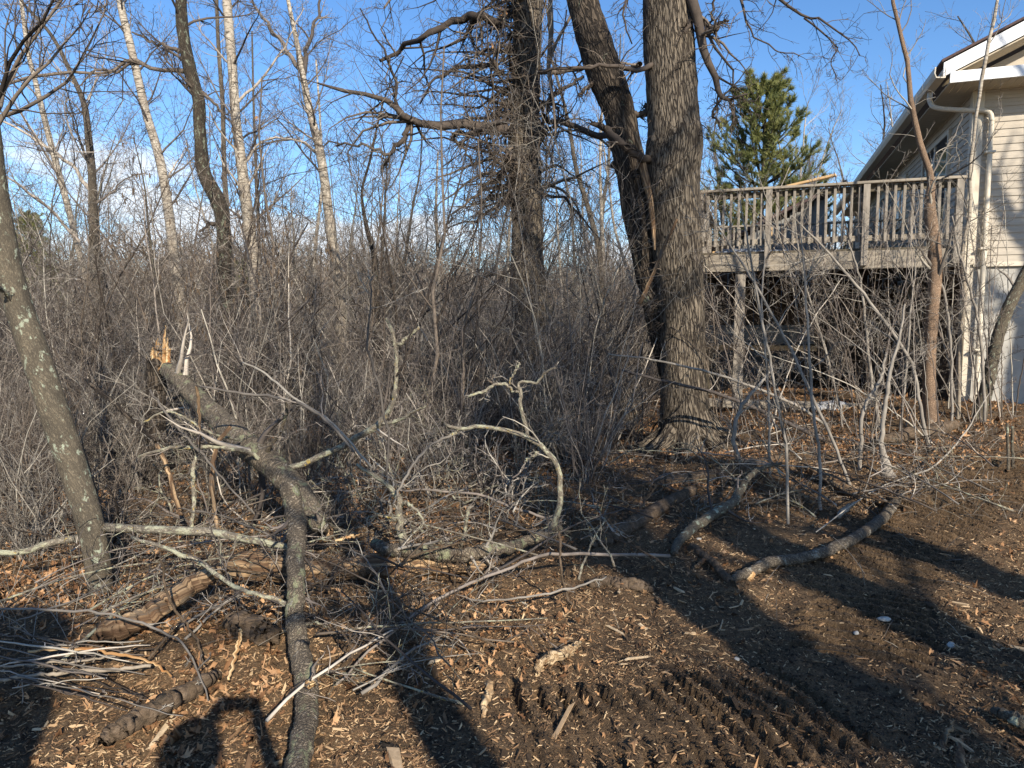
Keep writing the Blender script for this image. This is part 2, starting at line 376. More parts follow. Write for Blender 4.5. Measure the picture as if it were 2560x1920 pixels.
def muddy_mat():
    m, t, b = new_mat('soil_coated_wood', 0.95); v = vec(t, 'bk', (1, 1, 0.6)); f = noise(t, v, 34, 6, 0.75); g = noise(t, v, 120, 4, 0.7)
    col = ramp(t, f, [(0.3, (0.06, 0.048, 0.030)), (0.5, (0.13, 0.092, 0.060)), (0.7, (0.22, 0.165, 0.115))])
    col = mixc(t, mr(t, g, 0.55, 0.68, 0, 0.7), col, (0.05, 0.034, 0.021)); t.links.new(col, b.inputs['Base Color'])
    bump(t, b, mth(t, 'ADD', mth(t, 'MULTIPLY', f, 0.6), mth(t, 'MULTIPLY', g, 0.4)), 1.0, 0.03); return m
M['muddy'] = muddy_mat()
def plain(name, col, rough=0.6, sc=8, var=0.18, stretch=(1, 1, 1), bs=0.0, metal=0.0):
    m, t, b = new_mat(name, rough); n1 = noise(t, vec(t, 'obj', stretch), sc, 5, 0.65)
    lo_ = tuple(c * (1 - var) for c in col); hi = tuple(min(1, c * (1 + var)) for c in col)
    t.links.new(ramp(t, n1, [(0.3, lo_), (0.7, hi)]), b.inputs['Base Color']); b.inputs['Metallic'].default_value = metal
    if bs: bump(t, b, n1, bs, 0.01)
    return m
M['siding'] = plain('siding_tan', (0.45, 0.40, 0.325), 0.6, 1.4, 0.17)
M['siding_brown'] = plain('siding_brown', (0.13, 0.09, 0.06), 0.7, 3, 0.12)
M['white'] = plain('white_trim', (0.82, 0.83, 0.82), 0.45, 3, 0.05)
M['cream'] = plain('cream_trim', (0.60, 0.54, 0.43), 0.5, 4, 0.06)
M['soffit'] = plain('soffit', (0.50, 0.43, 0.32), 0.6, 4, 0.06)
M['shingle'] = plain('shingles', (0.09, 0.06, 0.055), 0.9, 30, 0.3)
M['block'] = plain('parged_foundation', (0.40, 0.385, 0.345), 0.9, 5, 0.20, (1, 1, 1), 0.5)
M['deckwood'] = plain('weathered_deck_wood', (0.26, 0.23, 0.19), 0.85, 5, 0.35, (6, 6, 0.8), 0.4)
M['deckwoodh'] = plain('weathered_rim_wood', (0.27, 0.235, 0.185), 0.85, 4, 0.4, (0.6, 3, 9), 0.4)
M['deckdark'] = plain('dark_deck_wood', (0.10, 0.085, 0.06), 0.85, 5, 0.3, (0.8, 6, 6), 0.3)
M['newboard'] = plain('new_lumber', (0.60, 0.40, 0.20), 0.7, 5, 0.15, (0.5, 4, 4))
M['glass'] = plain('window_glass', (0.03, 0.04, 0.05), 0.08, 2, 0.1)
M['metal'] = plain('grey_sheet_metal', (0.33, 0.37, 0.43), 0.35, 3, 0.2, (1, 1, 1), 0.0, 0.6)
M['greypanel'] = plain('grey_panel', (0.22, 0.22, 0.21), 0.7, 3, 0.15)
M['scrap'] = plain('pale_scrap', (0.42, 0.40, 0.35), 0.8, 40, 0.3)
M['cloth'] = plain('white_rag', (0.4, 0.4, 0.4), 0.8, 12, 0.15)
M['blackplastic'] = plain('black_plastic', (0.02, 0.02, 0.022), 0.4, 5, 0.1)
M['jacket'] = plain('dark_jacket', (0.05, 0.055, 0.07), 0.9, 12, 0.25)
M['skin'] = plain('skin', (0.50, 0.32, 0.23), 0.6, 12, 0.08)
M['jeans'] = plain('blue_jeans', (0.07, 0.10, 0.17), 0.9, 20, 0.2)
M['hill'] = plain('hill_cover', (0.20, 0.155, 0.125), 0.95, 0.4, 0.35, (1, 1, 1), 0.5)

def box(x0, x1, y0, y1, z0, z1):
    v = np.array([(x, y, z) for z in (z0, z1) for y in (y0, y1) for x in (x0, x1)], float)
    f = np.array([(0, 2, 3, 1), (4, 5, 7, 6), (0, 1, 5, 4), (2, 6, 7, 3), (0, 4, 6, 2), (1, 3, 7, 5)]); return v, f
class Boxes:
    def __init__(s): s.V = []; s.F = []; s.n = 0
    def add(s, v, f): s.V.append(np.asarray(v, float)); s.F.append(np.asarray(f) + s.n); s.n += len(v); return s
    def box(s, *a): return s.add(*box(*a))
    def obj(s, name, mat, parent, bev=0.004):
        V = np.concatenate(s.V); by = {}
        for f in s.F: by.setdefault(f.shape[1], []).append(f)
        o = mesh_obj(name, V, [np.concatenate(l) for l in by.values()], mat, parent, None, False, True)
        if bev:
            b = o.modifiers.new('bevel', 'BEVEL'); b.width = bev; b.segments = 1
        return o
#@@GEOM
# ------------------------------------------------------------------ GROUND
def axis(lo_, f0, f1, hi, step, g):
    mid = np.arange(f0, f1, step); a = []; s = step; v = f1
    while v < hi: a.append(v); s *= g; v += s
    a.append(hi); b = []; s = step; v = f0 - step
    while v > lo_: b.append(v); s *= g; v -= s
    b.append(lo_); return np.concatenate([b[::-1], mid, a])
gx = axis(-500, -3.4, 4.4, 500, 0.0155, 1.06); gy = axis(-60, 2.1, 6.2, 700, 0.0155, 1.035)
X, Y = np.meshgrid(gx, gy); Z = ground_z(X, Y)
far = sstep(60, 500, Y); Z = Z + far * 6
nx, ny = len(gx), len(gy); idx = np.arange(nx * ny).reshape(ny, nx)
faces = np.stack([idx[:-1, :-1], idx[:-1, 1:], idx[1:, 1:], idx[1:, :-1]], -1).reshape(-1, 4)
g = mesh_obj('ground', np.stack([X, Y, Z], -1).reshape(-1, 3), [faces], M['soil']); tag(g, kind='structure')

# ------------------------------------------------------------------ HOUSE
HX, HY, HA = 6.36, 10.0, R(-18.8)
house = empty('house', (HX, HY, 0.3), HA)
tag(house, 'tan lap-sided house with white eaves and pale foundation at the right edge', 'house')
BZ = 0.3
def zz(z): return z - BZ
def siding(x0, x1, z0, z1, expo=0.1, lip=0.014):
    """courses along local x, facing -y"""
    k = int(round((z1 - z0) / expo)); prof = []
    for i in range(k):
        a = z0 + (z1 - z0) * i / k; b = z0 + (z1 - z0) * (i + 1) / k
        prof += [(-lip, a), (-lip * 0.9, a + (b - a) * 0.45), (-lip * 0.35, a + (b - a) * 0.5), (-0.001, b)]
    prof = np.array(prof); n = len(prof)
    v = np.concatenate([np.c_[np.full(n, x0), prof], np.c_[np.full(n, x1), prof]])
    i = np.arange(n - 1); return v, np.stack([i, i + n, i + n + 1, i + 1], 1)
def rot_side(v):   # local x-run facing -y  ->  run along +y facing -x
    return np.c_[v[:, 1], v[:, 0], v[:, 2]]
B = Boxes; 
b = B(); v, f = siding(0.09, 7.0, zz(2.43), zz(4.83)); b.add(v, f); b.box(0.0, 7.0, 0.0, 0.15, zz(2.43), zz(5.0))
b.obj('front_wall', M['siding'], house, 0)
b = B(); v, f = siding(0.09, 12.0, zz(2.62), zz(4.83)); b.add(rot_side(v), f[:, ::-1]); b.box(0.001, 0.15, 0.152, 12, zz(0.0), zz(4.83))
b.obj('side_wall', M['siding'], house, 0)
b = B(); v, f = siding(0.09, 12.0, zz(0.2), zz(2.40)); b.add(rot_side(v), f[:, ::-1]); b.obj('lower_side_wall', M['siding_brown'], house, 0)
b = B().box(0.03, 7, 0.02, 0.3, zz(-0.3), zz(2.425)); b.obj('foundation', M['block'], house)
b = B().box(0.0, 0.12, -0.024, -0.002, zz(2.40), zz(4.83)).box(-0.022, -0.002, -0.024, 0.10, zz(0.4), zz(4.83)); b.obj('corner_trim', M['cream'], house)
b = B().box(0.09, 7, -0.03, -0.003, zz(2.37), zz(2.43)); b.obj('starter_trim', M['cream'], house)
b = B().box(0.03, 0.11, -0.008, 0.012, zz(0.35), zz(2.36)); b.obj('foundation_trim', M['cream'], house)
# roof
sl = 0.475
def prism_x(x0, z0, x1, z1, th, y0, y1):   # slanted slab rising with x (bottom line z0->z1, thickness th)
    v = np.array([(x0, y, z0) for y in (y0, y1)] + [(x1, y, z1) for y in (y0, y1)] + [(x0, y, z0 + th) for y in (y0, y1)] + [(x1, y, z1 + th) for y in (y0, y1)])
    f = np.array([(0, 1, 3, 2), (4, 6, 7, 5), (0, 2, 6, 4), (1, 5, 7, 3), (0, 4, 5, 1), (2, 3, 7, 6)]); return v, f
v, f = prism_x(-0.53, zz(5.03), 4.2, zz(5.03 + 4.73 * sl), 0.035, -0.54, 12.2); roof = B().add(v, f).obj('roof', M['shingle'], house)
v, f = prism_x(-0.5, zz(4.845), 4.2, zz(4.845 + 4.7 * sl), 0.18, -0.52, -0.50); B().add(v, f).obj('rake_fascia', M['white'], house)
v, f = prism_x(-0.40, zz(4.86), 4.2, zz(4.86 + 4.6 * sl), 0.02, -0.498, 0.0); B().add(v, f).obj('rake_soffit', M['soffit'], house)
B().box(-0.42, 7, -0.53, -0.505, zz(4.755), zz(4.90)).obj('front_fascia', M['white'], house)
b = B()
for i in range(74):
    b.box(-0.42 + i * 0.1, -0.42 + i * 0.1 + 0.092, -0.503, -0.002, zz(4.755), zz(4.77))
b.obj('front_soffit', M['soffit'], house, 0)
b = B()
for i in range(100): b.box(-0.42, -0.002, 0.0 + i * 0.12, 0.112 + i * 0.12, zz(4.755), zz(4.77))
b.obj('side_soffit', M['soffit'], house, 0)
v = [(0.0, 0.03, zz(4.95)), (7, 0.03, zz(4.95)), (7, 0.03, zz(4.95 + 3.3)), (0.0, 0.03, zz(5.0))]
B().add(np.array(v), np.array([(0, 1, 2, 3)])).obj('gable_wall', M['siding'], house, 0)
# gutter: U profile along y at x=-0.5
prof = np.array([(-0.60, 4.98), (-0.605, 4.90), (-0.58, 4.84), (-0.50, 4.83), (-0.47, 4.83), (-0.47, 4.97), (-0.485, 4.97), (-0.485, 4.845), (-0.575, 4.855), (-0.59, 4.90), (-0.585, 4.98)])
n = len(prof); ys = [-0.52, 12.2]
V = np.concatenate([np.c_[prof[:, 0], np.full(n, y), prof[:, 1] - BZ] for y in ys]); i = np.arange(n); j = (i + 1) % n
gut = B().add(V, np.stack([i, j, j + n, i + n], 1)); gut.F.append(np.array([list(range(n - 1, -1, -1))])); gut.obj('gutter', M['cream'], house, 0)
tb = Tubes(); pts = smooth_path([(-0.52, 0.1, zz(4.83), .034), (-0.52, 0.08, zz(4.70), .034), (-0.44, 0.0, zz(4.58), .034), (-0.1, -0.07, zz(4.50), .034), (0.14, -0.08, zz(4.46), .034), (0.2, -0.08, zz(4.33), .034), (0.2, -0.08, zz(4.0), .034), (0.2, -0.08, zz(0.75), .034), (0.19, -0.16, zz(0.62), .034)], 60)
tb.add(pts[:, :3], pts[:, 3], 8, cap=True); o = tb.obj('downspout', M['cream'], house, local=True)
for z in (1.2, 2.6, 3.9): B().box(0.14, 0.26, -0.13, -0.022, zz(z), zz(z + .03)).obj('downspout_strap', M['cream'], house)
def window_side(name, s0, s1, z0, z1, mull=1):
    fr = B()
    w = 0.07
    fr.box(-0.05, 0.03, s0, s0 + w, zz(z0), zz(z1)).box(-0.05, 0.03, s1 - w, s1, zz(z0), zz(z1)).box(-0.048, 0.03, s0 + w, s1 - w, zz(z1 - w), zz(z1)).box(-0.048, 0.03, s0 + w, s1 - w, zz(z0), zz(z0 + w))
    for k in range(1, mull + 1): c = s0 + (s1 - s0) * k / (mull + 1); fr.box(-0.045, 0.03, c - .03, c + .03, zz(z0 + w), zz(z1 - w))
    p = fr.obj(name, M['cream'], house); q = B().box(-0.03, -0.018, s0 + w, s1 - w, zz(z0 + w), zz(z1 - w)).obj('pane', M['glass'], p, 0); return p
window_side('patio_door', 1.1, 2.9, 2.64, 4.55); window_side('window', 4.3, 5.4, 3.5, 4.5); window_side('window', 6.6, 7.8, 3.4, 4.5)
window_side('basement_window', 2.6, 3.3, 1.0, 1.95, 0); window_side('basement_door', 5.0, 5.95, 0.32, 2.3, 0)

# ------------------------------------------------------------------ DECK
deck = empty('deck', (HX, HY, 0.3), HA); tag(deck, 'raised weathered grey wooden deck with baluster railing beside the tan house', 'deck')
DX0, DX1, DY1 = -3.62, -0.06, 4.2
for (a, bb, c, d) in ((DX0, DX1, -0.02, 0.03), ):
    B().box(a, bb, c, d, zz(2.38), zz(2.64)).obj('rim_joist', M['deckwoodh'], deck)
B().box(DX0 - 0.045, DX0 - 0.002, -0.02, DY1, zz(2.38), zz(2.64)).obj('rim_joist', M['deckwood'], deck)
b = B()
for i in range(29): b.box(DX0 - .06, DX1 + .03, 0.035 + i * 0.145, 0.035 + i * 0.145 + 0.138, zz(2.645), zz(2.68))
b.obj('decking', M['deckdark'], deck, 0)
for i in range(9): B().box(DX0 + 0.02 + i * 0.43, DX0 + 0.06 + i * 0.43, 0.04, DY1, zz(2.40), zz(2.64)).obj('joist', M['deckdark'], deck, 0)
for (x, y, w) in ((-3.0, 0.12, .15), (-3.0, 3.9, .14), (-1.3, 3.9, .14), (-0.35, 1.9, .12)): B().box(x - w / 2, x + w / 2, y - w / 2, y + w / 2, zz(-0.1), zz(2.395)).obj('support_post', M['deckwood'], deck)
for x in (-3.62, -2.62, -1.30, -0.13): B().box(x - .045, x + .045, -0.112, -0.022, zz(2.42), zz(3.58)).obj('rail_post', M['deckwood'], deck)
B().box(-0.02, 0.02, -0.16, -0.114, zz(2.25), zz(3.68)).obj('end_trim', M['cream'], deck)
B().box(DX0 - .06, DX1 + .02, -0.12, 0.03, zz(3.582), zz(3.62)).obj('rail_cap', M['deckwoodh'], deck)
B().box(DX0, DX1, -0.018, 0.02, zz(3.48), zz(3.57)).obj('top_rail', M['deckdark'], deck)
B().box(DX0, DX1, -0.018, 0.02, zz(2.78), zz(2.86)).obj('bottom_rail', M['deckwoodh'], deck)
B().box(DX0 - .08, DX0 + .04, 0.035, DY1, zz(3.582), zz(3.62)).obj('rail_cap', M['deckwoodh'], deck)
base = None
for i in range(31):
    x = -3.50 + i * 0.112
    if min(abs(x - p) for p in (-3.62, -2.62, -1.30, -0.13)) < 0.07: continue
    if base is None: base = B().box(-.019, .019, -.019, .019, 0, 0.82).obj('baluster', M['deckwood'], deck); o = base
    else: o = base.copy(); C.objects.link(o)
    o.location = (x, -0.038, zz(2.76) + rng.normal(0, .006)); o.rotation_euler = (rng.normal(0, .006), rng.normal(0, .008), 0)
for i in range(26):
    o = base.copy(); C.objects.link(o); o.location = (DX0 - .065, 0.15 + i * 0.155, zz(2.76)); o.rotation_euler = (0, 0, 0)
for i in range(30):
    o = base.copy(); C.objects.link(o); o.location = (DX0 + 0.05 + i * .115, DY1 + 0.01, zz(2.76)); o.rotation_euler = (0, 0, 0)
B().box(DX0 - .06, DX1, DY1 - .03, DY1 + .09, zz(3.582), zz(3.62)).obj('rail_cap', M['deckwoodh'], deck)
def hl(x, y, z=0):   # house local -> world
    c, s = math.cos(HA), math.sin(HA); return (HX + c * x - s * y, HY + s * x + c * y, z)
def wx(bx): return bx
o = empty('sheet_metal', hl(-3.0, 0.9, 2.685), HA); tag(o, 'dull blue grey folded sheets lying flat on the deck floor behind the railing', 'metal sheet')
B().box(-.5, .75, -.4, .5, 0.0, .03).box(-.42, .7, -.38, .45, .032, .06).box(-.3, .2, -.3, .3, .062, .10).obj('sheet', M['metal'], o)
o = empty('lumber_board', hl(-2.05, 0.0, 3.622), HA - 0.25); tag(o, 'short pale plank leaning askew on top of the deck rail cap', 'board')
bo = B().box(-.35, .35, -.04, .05, 0.0, .035).obj('plank', M['newboard'], o); bo.rotation_euler = (0, -0.14, 0); bo.location = (0, 0.02, .05)
o = empty('wooden_bench', hl(-2.7, 2.3, 0.3), HA); tag(o, 'grey plank bench with a pale tan seat board standing under the deck', 'bench')
B().box(-.98, .98, .30, .34, zz(1.20), zz(1.55)).obj('backrest', M['greypanel'], o); B().box(-1.0, 1.0, -.18, .29, zz(1.09), zz(1.18)).obj('seat', M['newboard'], o)
for x in (-.9, .9):
    B().box(x - .05, x + .05, .345, .42, -.1, zz(1.50)).obj('leg', M['deckdark'], o); B().box(x - .05, x + .05, -.14, -.06, -.1, zz(1.085)).obj('leg', M['deckdark'], o)
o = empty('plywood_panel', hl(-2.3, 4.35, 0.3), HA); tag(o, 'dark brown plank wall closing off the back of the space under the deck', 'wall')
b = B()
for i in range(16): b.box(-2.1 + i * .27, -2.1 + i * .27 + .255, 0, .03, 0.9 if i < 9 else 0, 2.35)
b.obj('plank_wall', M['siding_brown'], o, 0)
o = empty('rag_pile', hl(-1.7, -0.35, gz(*hl(-1.7, -.35)[:2])), 0.3); tag(o, 'crumpled white cloth scraps on the ground below the deck edge', 'rag')
def lump(rx, ry, rz, seed, n=16, m=10, amp=.35):
    r2 = np.random.default_rng(seed); th = np.linspace(0, 2 * np.pi, n, endpoint=False); ph = np.linspace(0.05, np.pi - .05, m)
    T_, P_ = np.meshgrid(th, ph); x = np.cos(T_) * np.sin(P_); y = np.sin(T_) * np.sin(P_); z = np.cos(P_)
    k = r2.normal(size=(8, 3)) * 3; d = sum(np.sin(x * a + y * b_ + z * c_ + i) for i, (a, b_, c_) in enumerate(k)) / 8
    s = 1 + amp * d * 1.4; V = np.stack([x * rx * s, y * ry * s, z * rz * s], -1).reshape(-1, 3)
    id_ = np.arange(n * m).reshape(m, n); f = np.stack([id_[:-1], np.roll(id_[:-1], -1, 1), np.roll(id_[1:], -1, 1), id_[1:]], -1).reshape(-1, 4)
    caps = np.array([id_[0][::-1], id_[-1]]); return V, f, caps
Vs = []; Fs = []; k0 = 0
for i, (dx, dy, s) in enumerate(((0, 0, .16), (.25, .05, .13), (-.2, .02, .1), (.4, -.03, .08))):
    V, f, c = lump(s, s * .8, s * .45, 40 + i, amp=.6); Vs.append(V + (dx, dy, s * .3)); Fs.append(f + k0); k0 += len(V)
mesh_obj('rag', np.concatenate(Vs), [np.concatenate(Fs)], M['cloth'], o, None, True, True)
o = empty('timber_edging', hl(-2.2, -0.25, gz(*hl(-2.2, -.25)[:2])), HA); tag(o, 'long grey landscape timber lying along the ground at the deck front', 'timber')
B().box(-1.5, 1.0, -.05, .06, 0, .11).box(-1.3, 1.1, .07, .17, 0.02, .12).obj('beam', M['deckwoodh'], o, .012)
# ------------------------------------------------------------------ neighbour shed
sx, sy = 4.75, 16.2; shed = empty('shed', (sx, sy, 0.3), R(-14)); tag(shed, 'grey panelled shed with a sloping roof seen through the deck balusters', 'shed')
b = B()
for i in range(9): b.box(0.0 + i * .24, .232 + i * .24, 0, .04, 0, 3.0 + .12 * i)
b.box(2.15, 2.2, 0.05, 2.6, 0, 4.0); b.obj('wall', M['greypanel'], shed, 0)
v, f = prism_x(-.25, 2.95, 2.5, 4.25, .07, -.35, 2.8); B().add(v, f).obj('roof', M['shingle'], shed)
B().box(-.2, -.12, -.1, -.02, 0, 2.9).box(1.0, 1.08, -.06, -.005, 0, 3.4).obj('post', M['newboard'], shed)

# ------------------------------------------------------------------ TREES
def crown_from(tb, limbs, spec, k_list=(4, 3, 3), tint=None):
    """limbs: list of (P,R) -> successive vectorised levels added to tb"""
    cur = limbs
    for lv, (kw, k) in enumerate(zip(spec, k_list)):
        nP, nR = [], []
        for P, Rr in cur:
            p, r = grow(P, Rr, **kw); tb.add(p, r, k, tint); nP.append(p); nR.append(r)
        cur = list(zip(nP, nR))
    return cur
def trunk_path(pts, d, n=40, dd=0.0):
    """pts from top to base: (px,py,w). base extended to the ground."""
    c = []
    for i, (px, py, w) in enumerate(pts):
        di = d + dd * (1 - i / len(pts)); q = at(px, py, di); c.append([*q, w / 2 * di / F])
    q = c[-1]; zg = gz(q[0], q[1]) - 0.06
    if q[2] > zg + 0.2:
        c.append([q[0] + (c[-1][0] - c[-2][0]) * .3, q[1], zg, q[3] * 1.3])
    s = smooth_path(c, n); return s[::-1, :3].copy(), s[::-1, 3].copy()
LIMB = lambda k, a=(0.35, 1.0), r=(0.18, 0.34): dict(kids=k, t0=a[0], t1=a[1], ang=(30, 65), ratio=r, n=8, wob=0.13, up=0.45, rr=0.26, tip=0.003, short=0.45)
SUB = lambda k: dict(kids=int(k * 1.5), t0=0.15, t1=1.0, ang=(25, 60), ratio=(0.3, 0.6), n=6, wob=0.2, up=0.25, rr=0.5, tip=0.002, minr=0.003)
TW = lambda k: dict(kids=int(k * 1.3), t0=0.15, t1=1.0, ang=(25, 65), ratio=(0.3, 0.6), n=5, wob=0.24, up=0.2, rr=0.55, tip=0.0016, minr=0.0026)
def tree(name, pts, d, mat, tmat, label, cat='tree', limbs=12, hand=(), sub=6, tw=4, group=None, start=0.35, kside=12, bumps=0.06, lr=(0.16, 0.30), dd=0.0, tint=None):
    P, Rr = trunk_path([(a, b, w * .76) for a, b, w in pts], d, 50, dd)
    hand = [[(a, b, dd_, w * .8) for a, b, dd_, w in h] for h in hand]
    root = empty(name, (P[0][0], P[0][1], gz(P[0][0], P[0][1]))); tag(root, label, cat, group)
    t = Tubes(); t.add(P, Rr, kside, cap=True, bumps=bumps, seed=int(abs(P[0][0]) * 100) + 3)
    t.obj('trunk', M[mat], root)
    c = Tubes(); L = []
    if limbs:
        p, r = grow(P, Rr, **LIMB(limbs, (start, 1.0), lr)); c.add(p, r, 5, tint); L.append((p, r))
    for h in hand:
        p, r = path(h, 14, 0.0); p = p.copy()
        p[1:-1] += rng.normal(0, 0.012 * max(1, d / 10), (len(p) - 2, 3)); c.add(p, r, 6, tint); L.append((p[None], r[None]))
    crown_from(c, L, [SUB(sub), TW(tw), TW(2)], (4, 3, 3), tint)
    c.obj('crown', M[tmat], root); return root
W14 = lambda l, d: [(x, y, d, w) for x, y, w in l]

tree('birch_tree', [(285, -160, 18), (300, 0, 22), (330, 130, 24), (365, 280, 26), (400, 400, 28), (420, 520, 30), (435, 640, 32), (450, 760, 34)], 15.5, 'birch', 'twig',
     'white birch leaning left between the dark crooked oak and the grey forked tree', limbs=18)
tree('birch_tree', [(562, -160, 24), (567, 0, 27), (578, 130, 29), (590, 300, 30), (605, 420, 34), (622, 560, 38), (640, 700, 44), (655, 860, 50)], 12.5, 'birch', 'twig',
     'tallest white birch with a straight trunk right beside the dark crooked oak', limbs=18, kside=14,
     hand=[W14([(595, 255, 10), (650, 200, 8), (720, 100, 5), (760, 20, 3)], 12.5), W14([(608, 410, 8), (660, 350, 6), (740, 350, 5), (800, 380, 3)], 12.5)])
tree('birch_tree', [(700, -120, 8), (720, 0, 12), (745, 120, 16), (757, 190, 20), (772, 265, 24), (800, 380, 28), (815, 480, 31), (830, 600, 34), (850, 740, 38)], 13.5, 'birch', 'twig',
     'white birch that forks into a Y high above, third from the left edge', limbs=14,
     hand=[W14([(757, 195, 16), (768, 120, 13), (790, 40, 9), (810, -40, 6)], 13.5), W14([(752, 175, 14), (710, 120, 12), (670, 60, 9), (630, 0, 7)], 13.5), W14([(800, 385, 8), (740, 350, 7), (670, 360, 5), (610, 400, 3)], 13.5)])
tree('dark_oak_tree', [(462, -160, 30), (453, 0, 33), (458, 90, 37), (476, 180, 38), (496, 250, 36), (500, 340, 38), (511, 430, 42), (548, 510, 48), (560, 590, 44), (563, 700, 42), (578, 860, 48)], 10.5, 'darkoak', 'twigdark',
     'dark crooked oak with lichen crust standing left of the tall white birch', limbs=8, kside=16, bumps=0.10, start=0.55,
     hand=[W14([(460, 178, 16), (400, 172, 12), (330, 148, 12), (270, 180, 9), (200, 182, 9), (80, 190, 10), (0, 218, 8)], 10.5),
           W14([(450, 130, 14), (410, 112, 10), (385, 110, 8), (330, 80, 5)], 10.5), W14([(500, 230, 14), (530, 250, 9), (560, 290, 6), (600, 330, 4)], 10.5),
           W14([(330, 148, 10), (290, 180, 8), (240, 175, 6), (190, 220, 4)], 10.5), W14([(540, 560, 14), (520, 560, 10), (500, 580, 7)], 10.5)])
tree('grey_forked_tree', [(10, -60, 6), (60, 10, 8), (130, 90, 11), (180, 190, 14), (210, 260, 17), (222, 350, 22), (230, 430, 25), (232, 520, 27), (238, 640, 30), (255, 820, 34)], 12.0, 'greyd', 'twig',
     'slim grey tree with a low fork, left of the leaning white birch', limbs=16,
     hand=[W14([(232, 485, 14), (190, 425, 11), (140, 385, 10), (80, 345, 8), (0, 300, 6)], 12), W14([(238, 510, 10), (280, 480, 7), (320, 440, 4), (370, 435, 3)], 12), W14([(225, 420, 9), (200, 350, 7), (170, 280, 5), (165, 200, 3)], 12)])
tree('slender_birch', [(40, -100, 9), (55, 20, 11), (70, 130, 13), (90, 210, 15), (112, 300, 18), (138, 400, 19), (165, 500, 19), (195, 620, 18), (225, 760, 20)], 14.0, 'birch', 'twig',
     'slender leaning birch, leftmost of the birches', limbs=16,
     hand=[W14([(138, 395, 9), (90, 345, 7), (30, 300, 5), (-20, 260, 3)], 14), W14([(200, 605, 10), (120, 520, 9), (50, 465, 7), (-10, 430, 5)], 12)])
tree('slender_aspen', [(540, -80, 10), (545, 100, 12), (556, 250, 14), (560, 400, 15), (566, 520, 17), (575, 640, 18), (585, 780, 20)], 16.0, 'greyd', 'twig',
     'thin pale aspen squeezed between the dark oak and the tall white birch', limbs=14)
tree('bent_sapling', [(1010, 140, 4), (960, 250, 5), (925, 400, 8), (905, 480, 9), (915, 560, 14), (935, 640, 20), (942, 760, 24)], 13.0, 'oakd', 'twigdark',
     'dark gnarled sapling right of the forked white birch', limbs=14)
tree('slender_aspen', [(790, 150, 6), (800, 300, 7), (805, 460, 9), (790, 600, 11), (782, 740, 12)], 19.0, 'birch', 'twig', 'thin white aspen stem just behind the forked birch', limbs=9)
tree('slender_aspen', [(1095, 380, 5), (1090, 520, 9), (1095, 640, 12), (1098, 820, 14)], 16.0, 'birch', 'twig', 'pale slim stem halfway between forked birch and vine-hung tree', limbs=9)
tree('slender_aspen', [(630, 80, 5), (634, 260, 7), (640, 420, 10), (648, 620, 12), (652, 780, 14)], 19.0, 'greyd', 'twig', 'thin grey aspen stem right behind the tall white birch', limbs=12)
tree('slender_aspen', [(1500, 60, 5), (1505, 260, 7), (1500, 420, 9), (1508, 640, 12), (1510, 820, 14)], 22.0, 'birch', 'twig', 'thin white stem seen between the vine-hung tree and the leaning trunk', limbs=9)
tree('branching_ash', [(1380, 150, 8), (1420, 300, 11), (1440, 420, 14), (1470, 520, 16), (1500, 640, 18), (1505, 800, 22)], 18.0, 'greyd', 'twig', 'many-branched grey tree behind the leaning trunk of the oak', limbs=18)

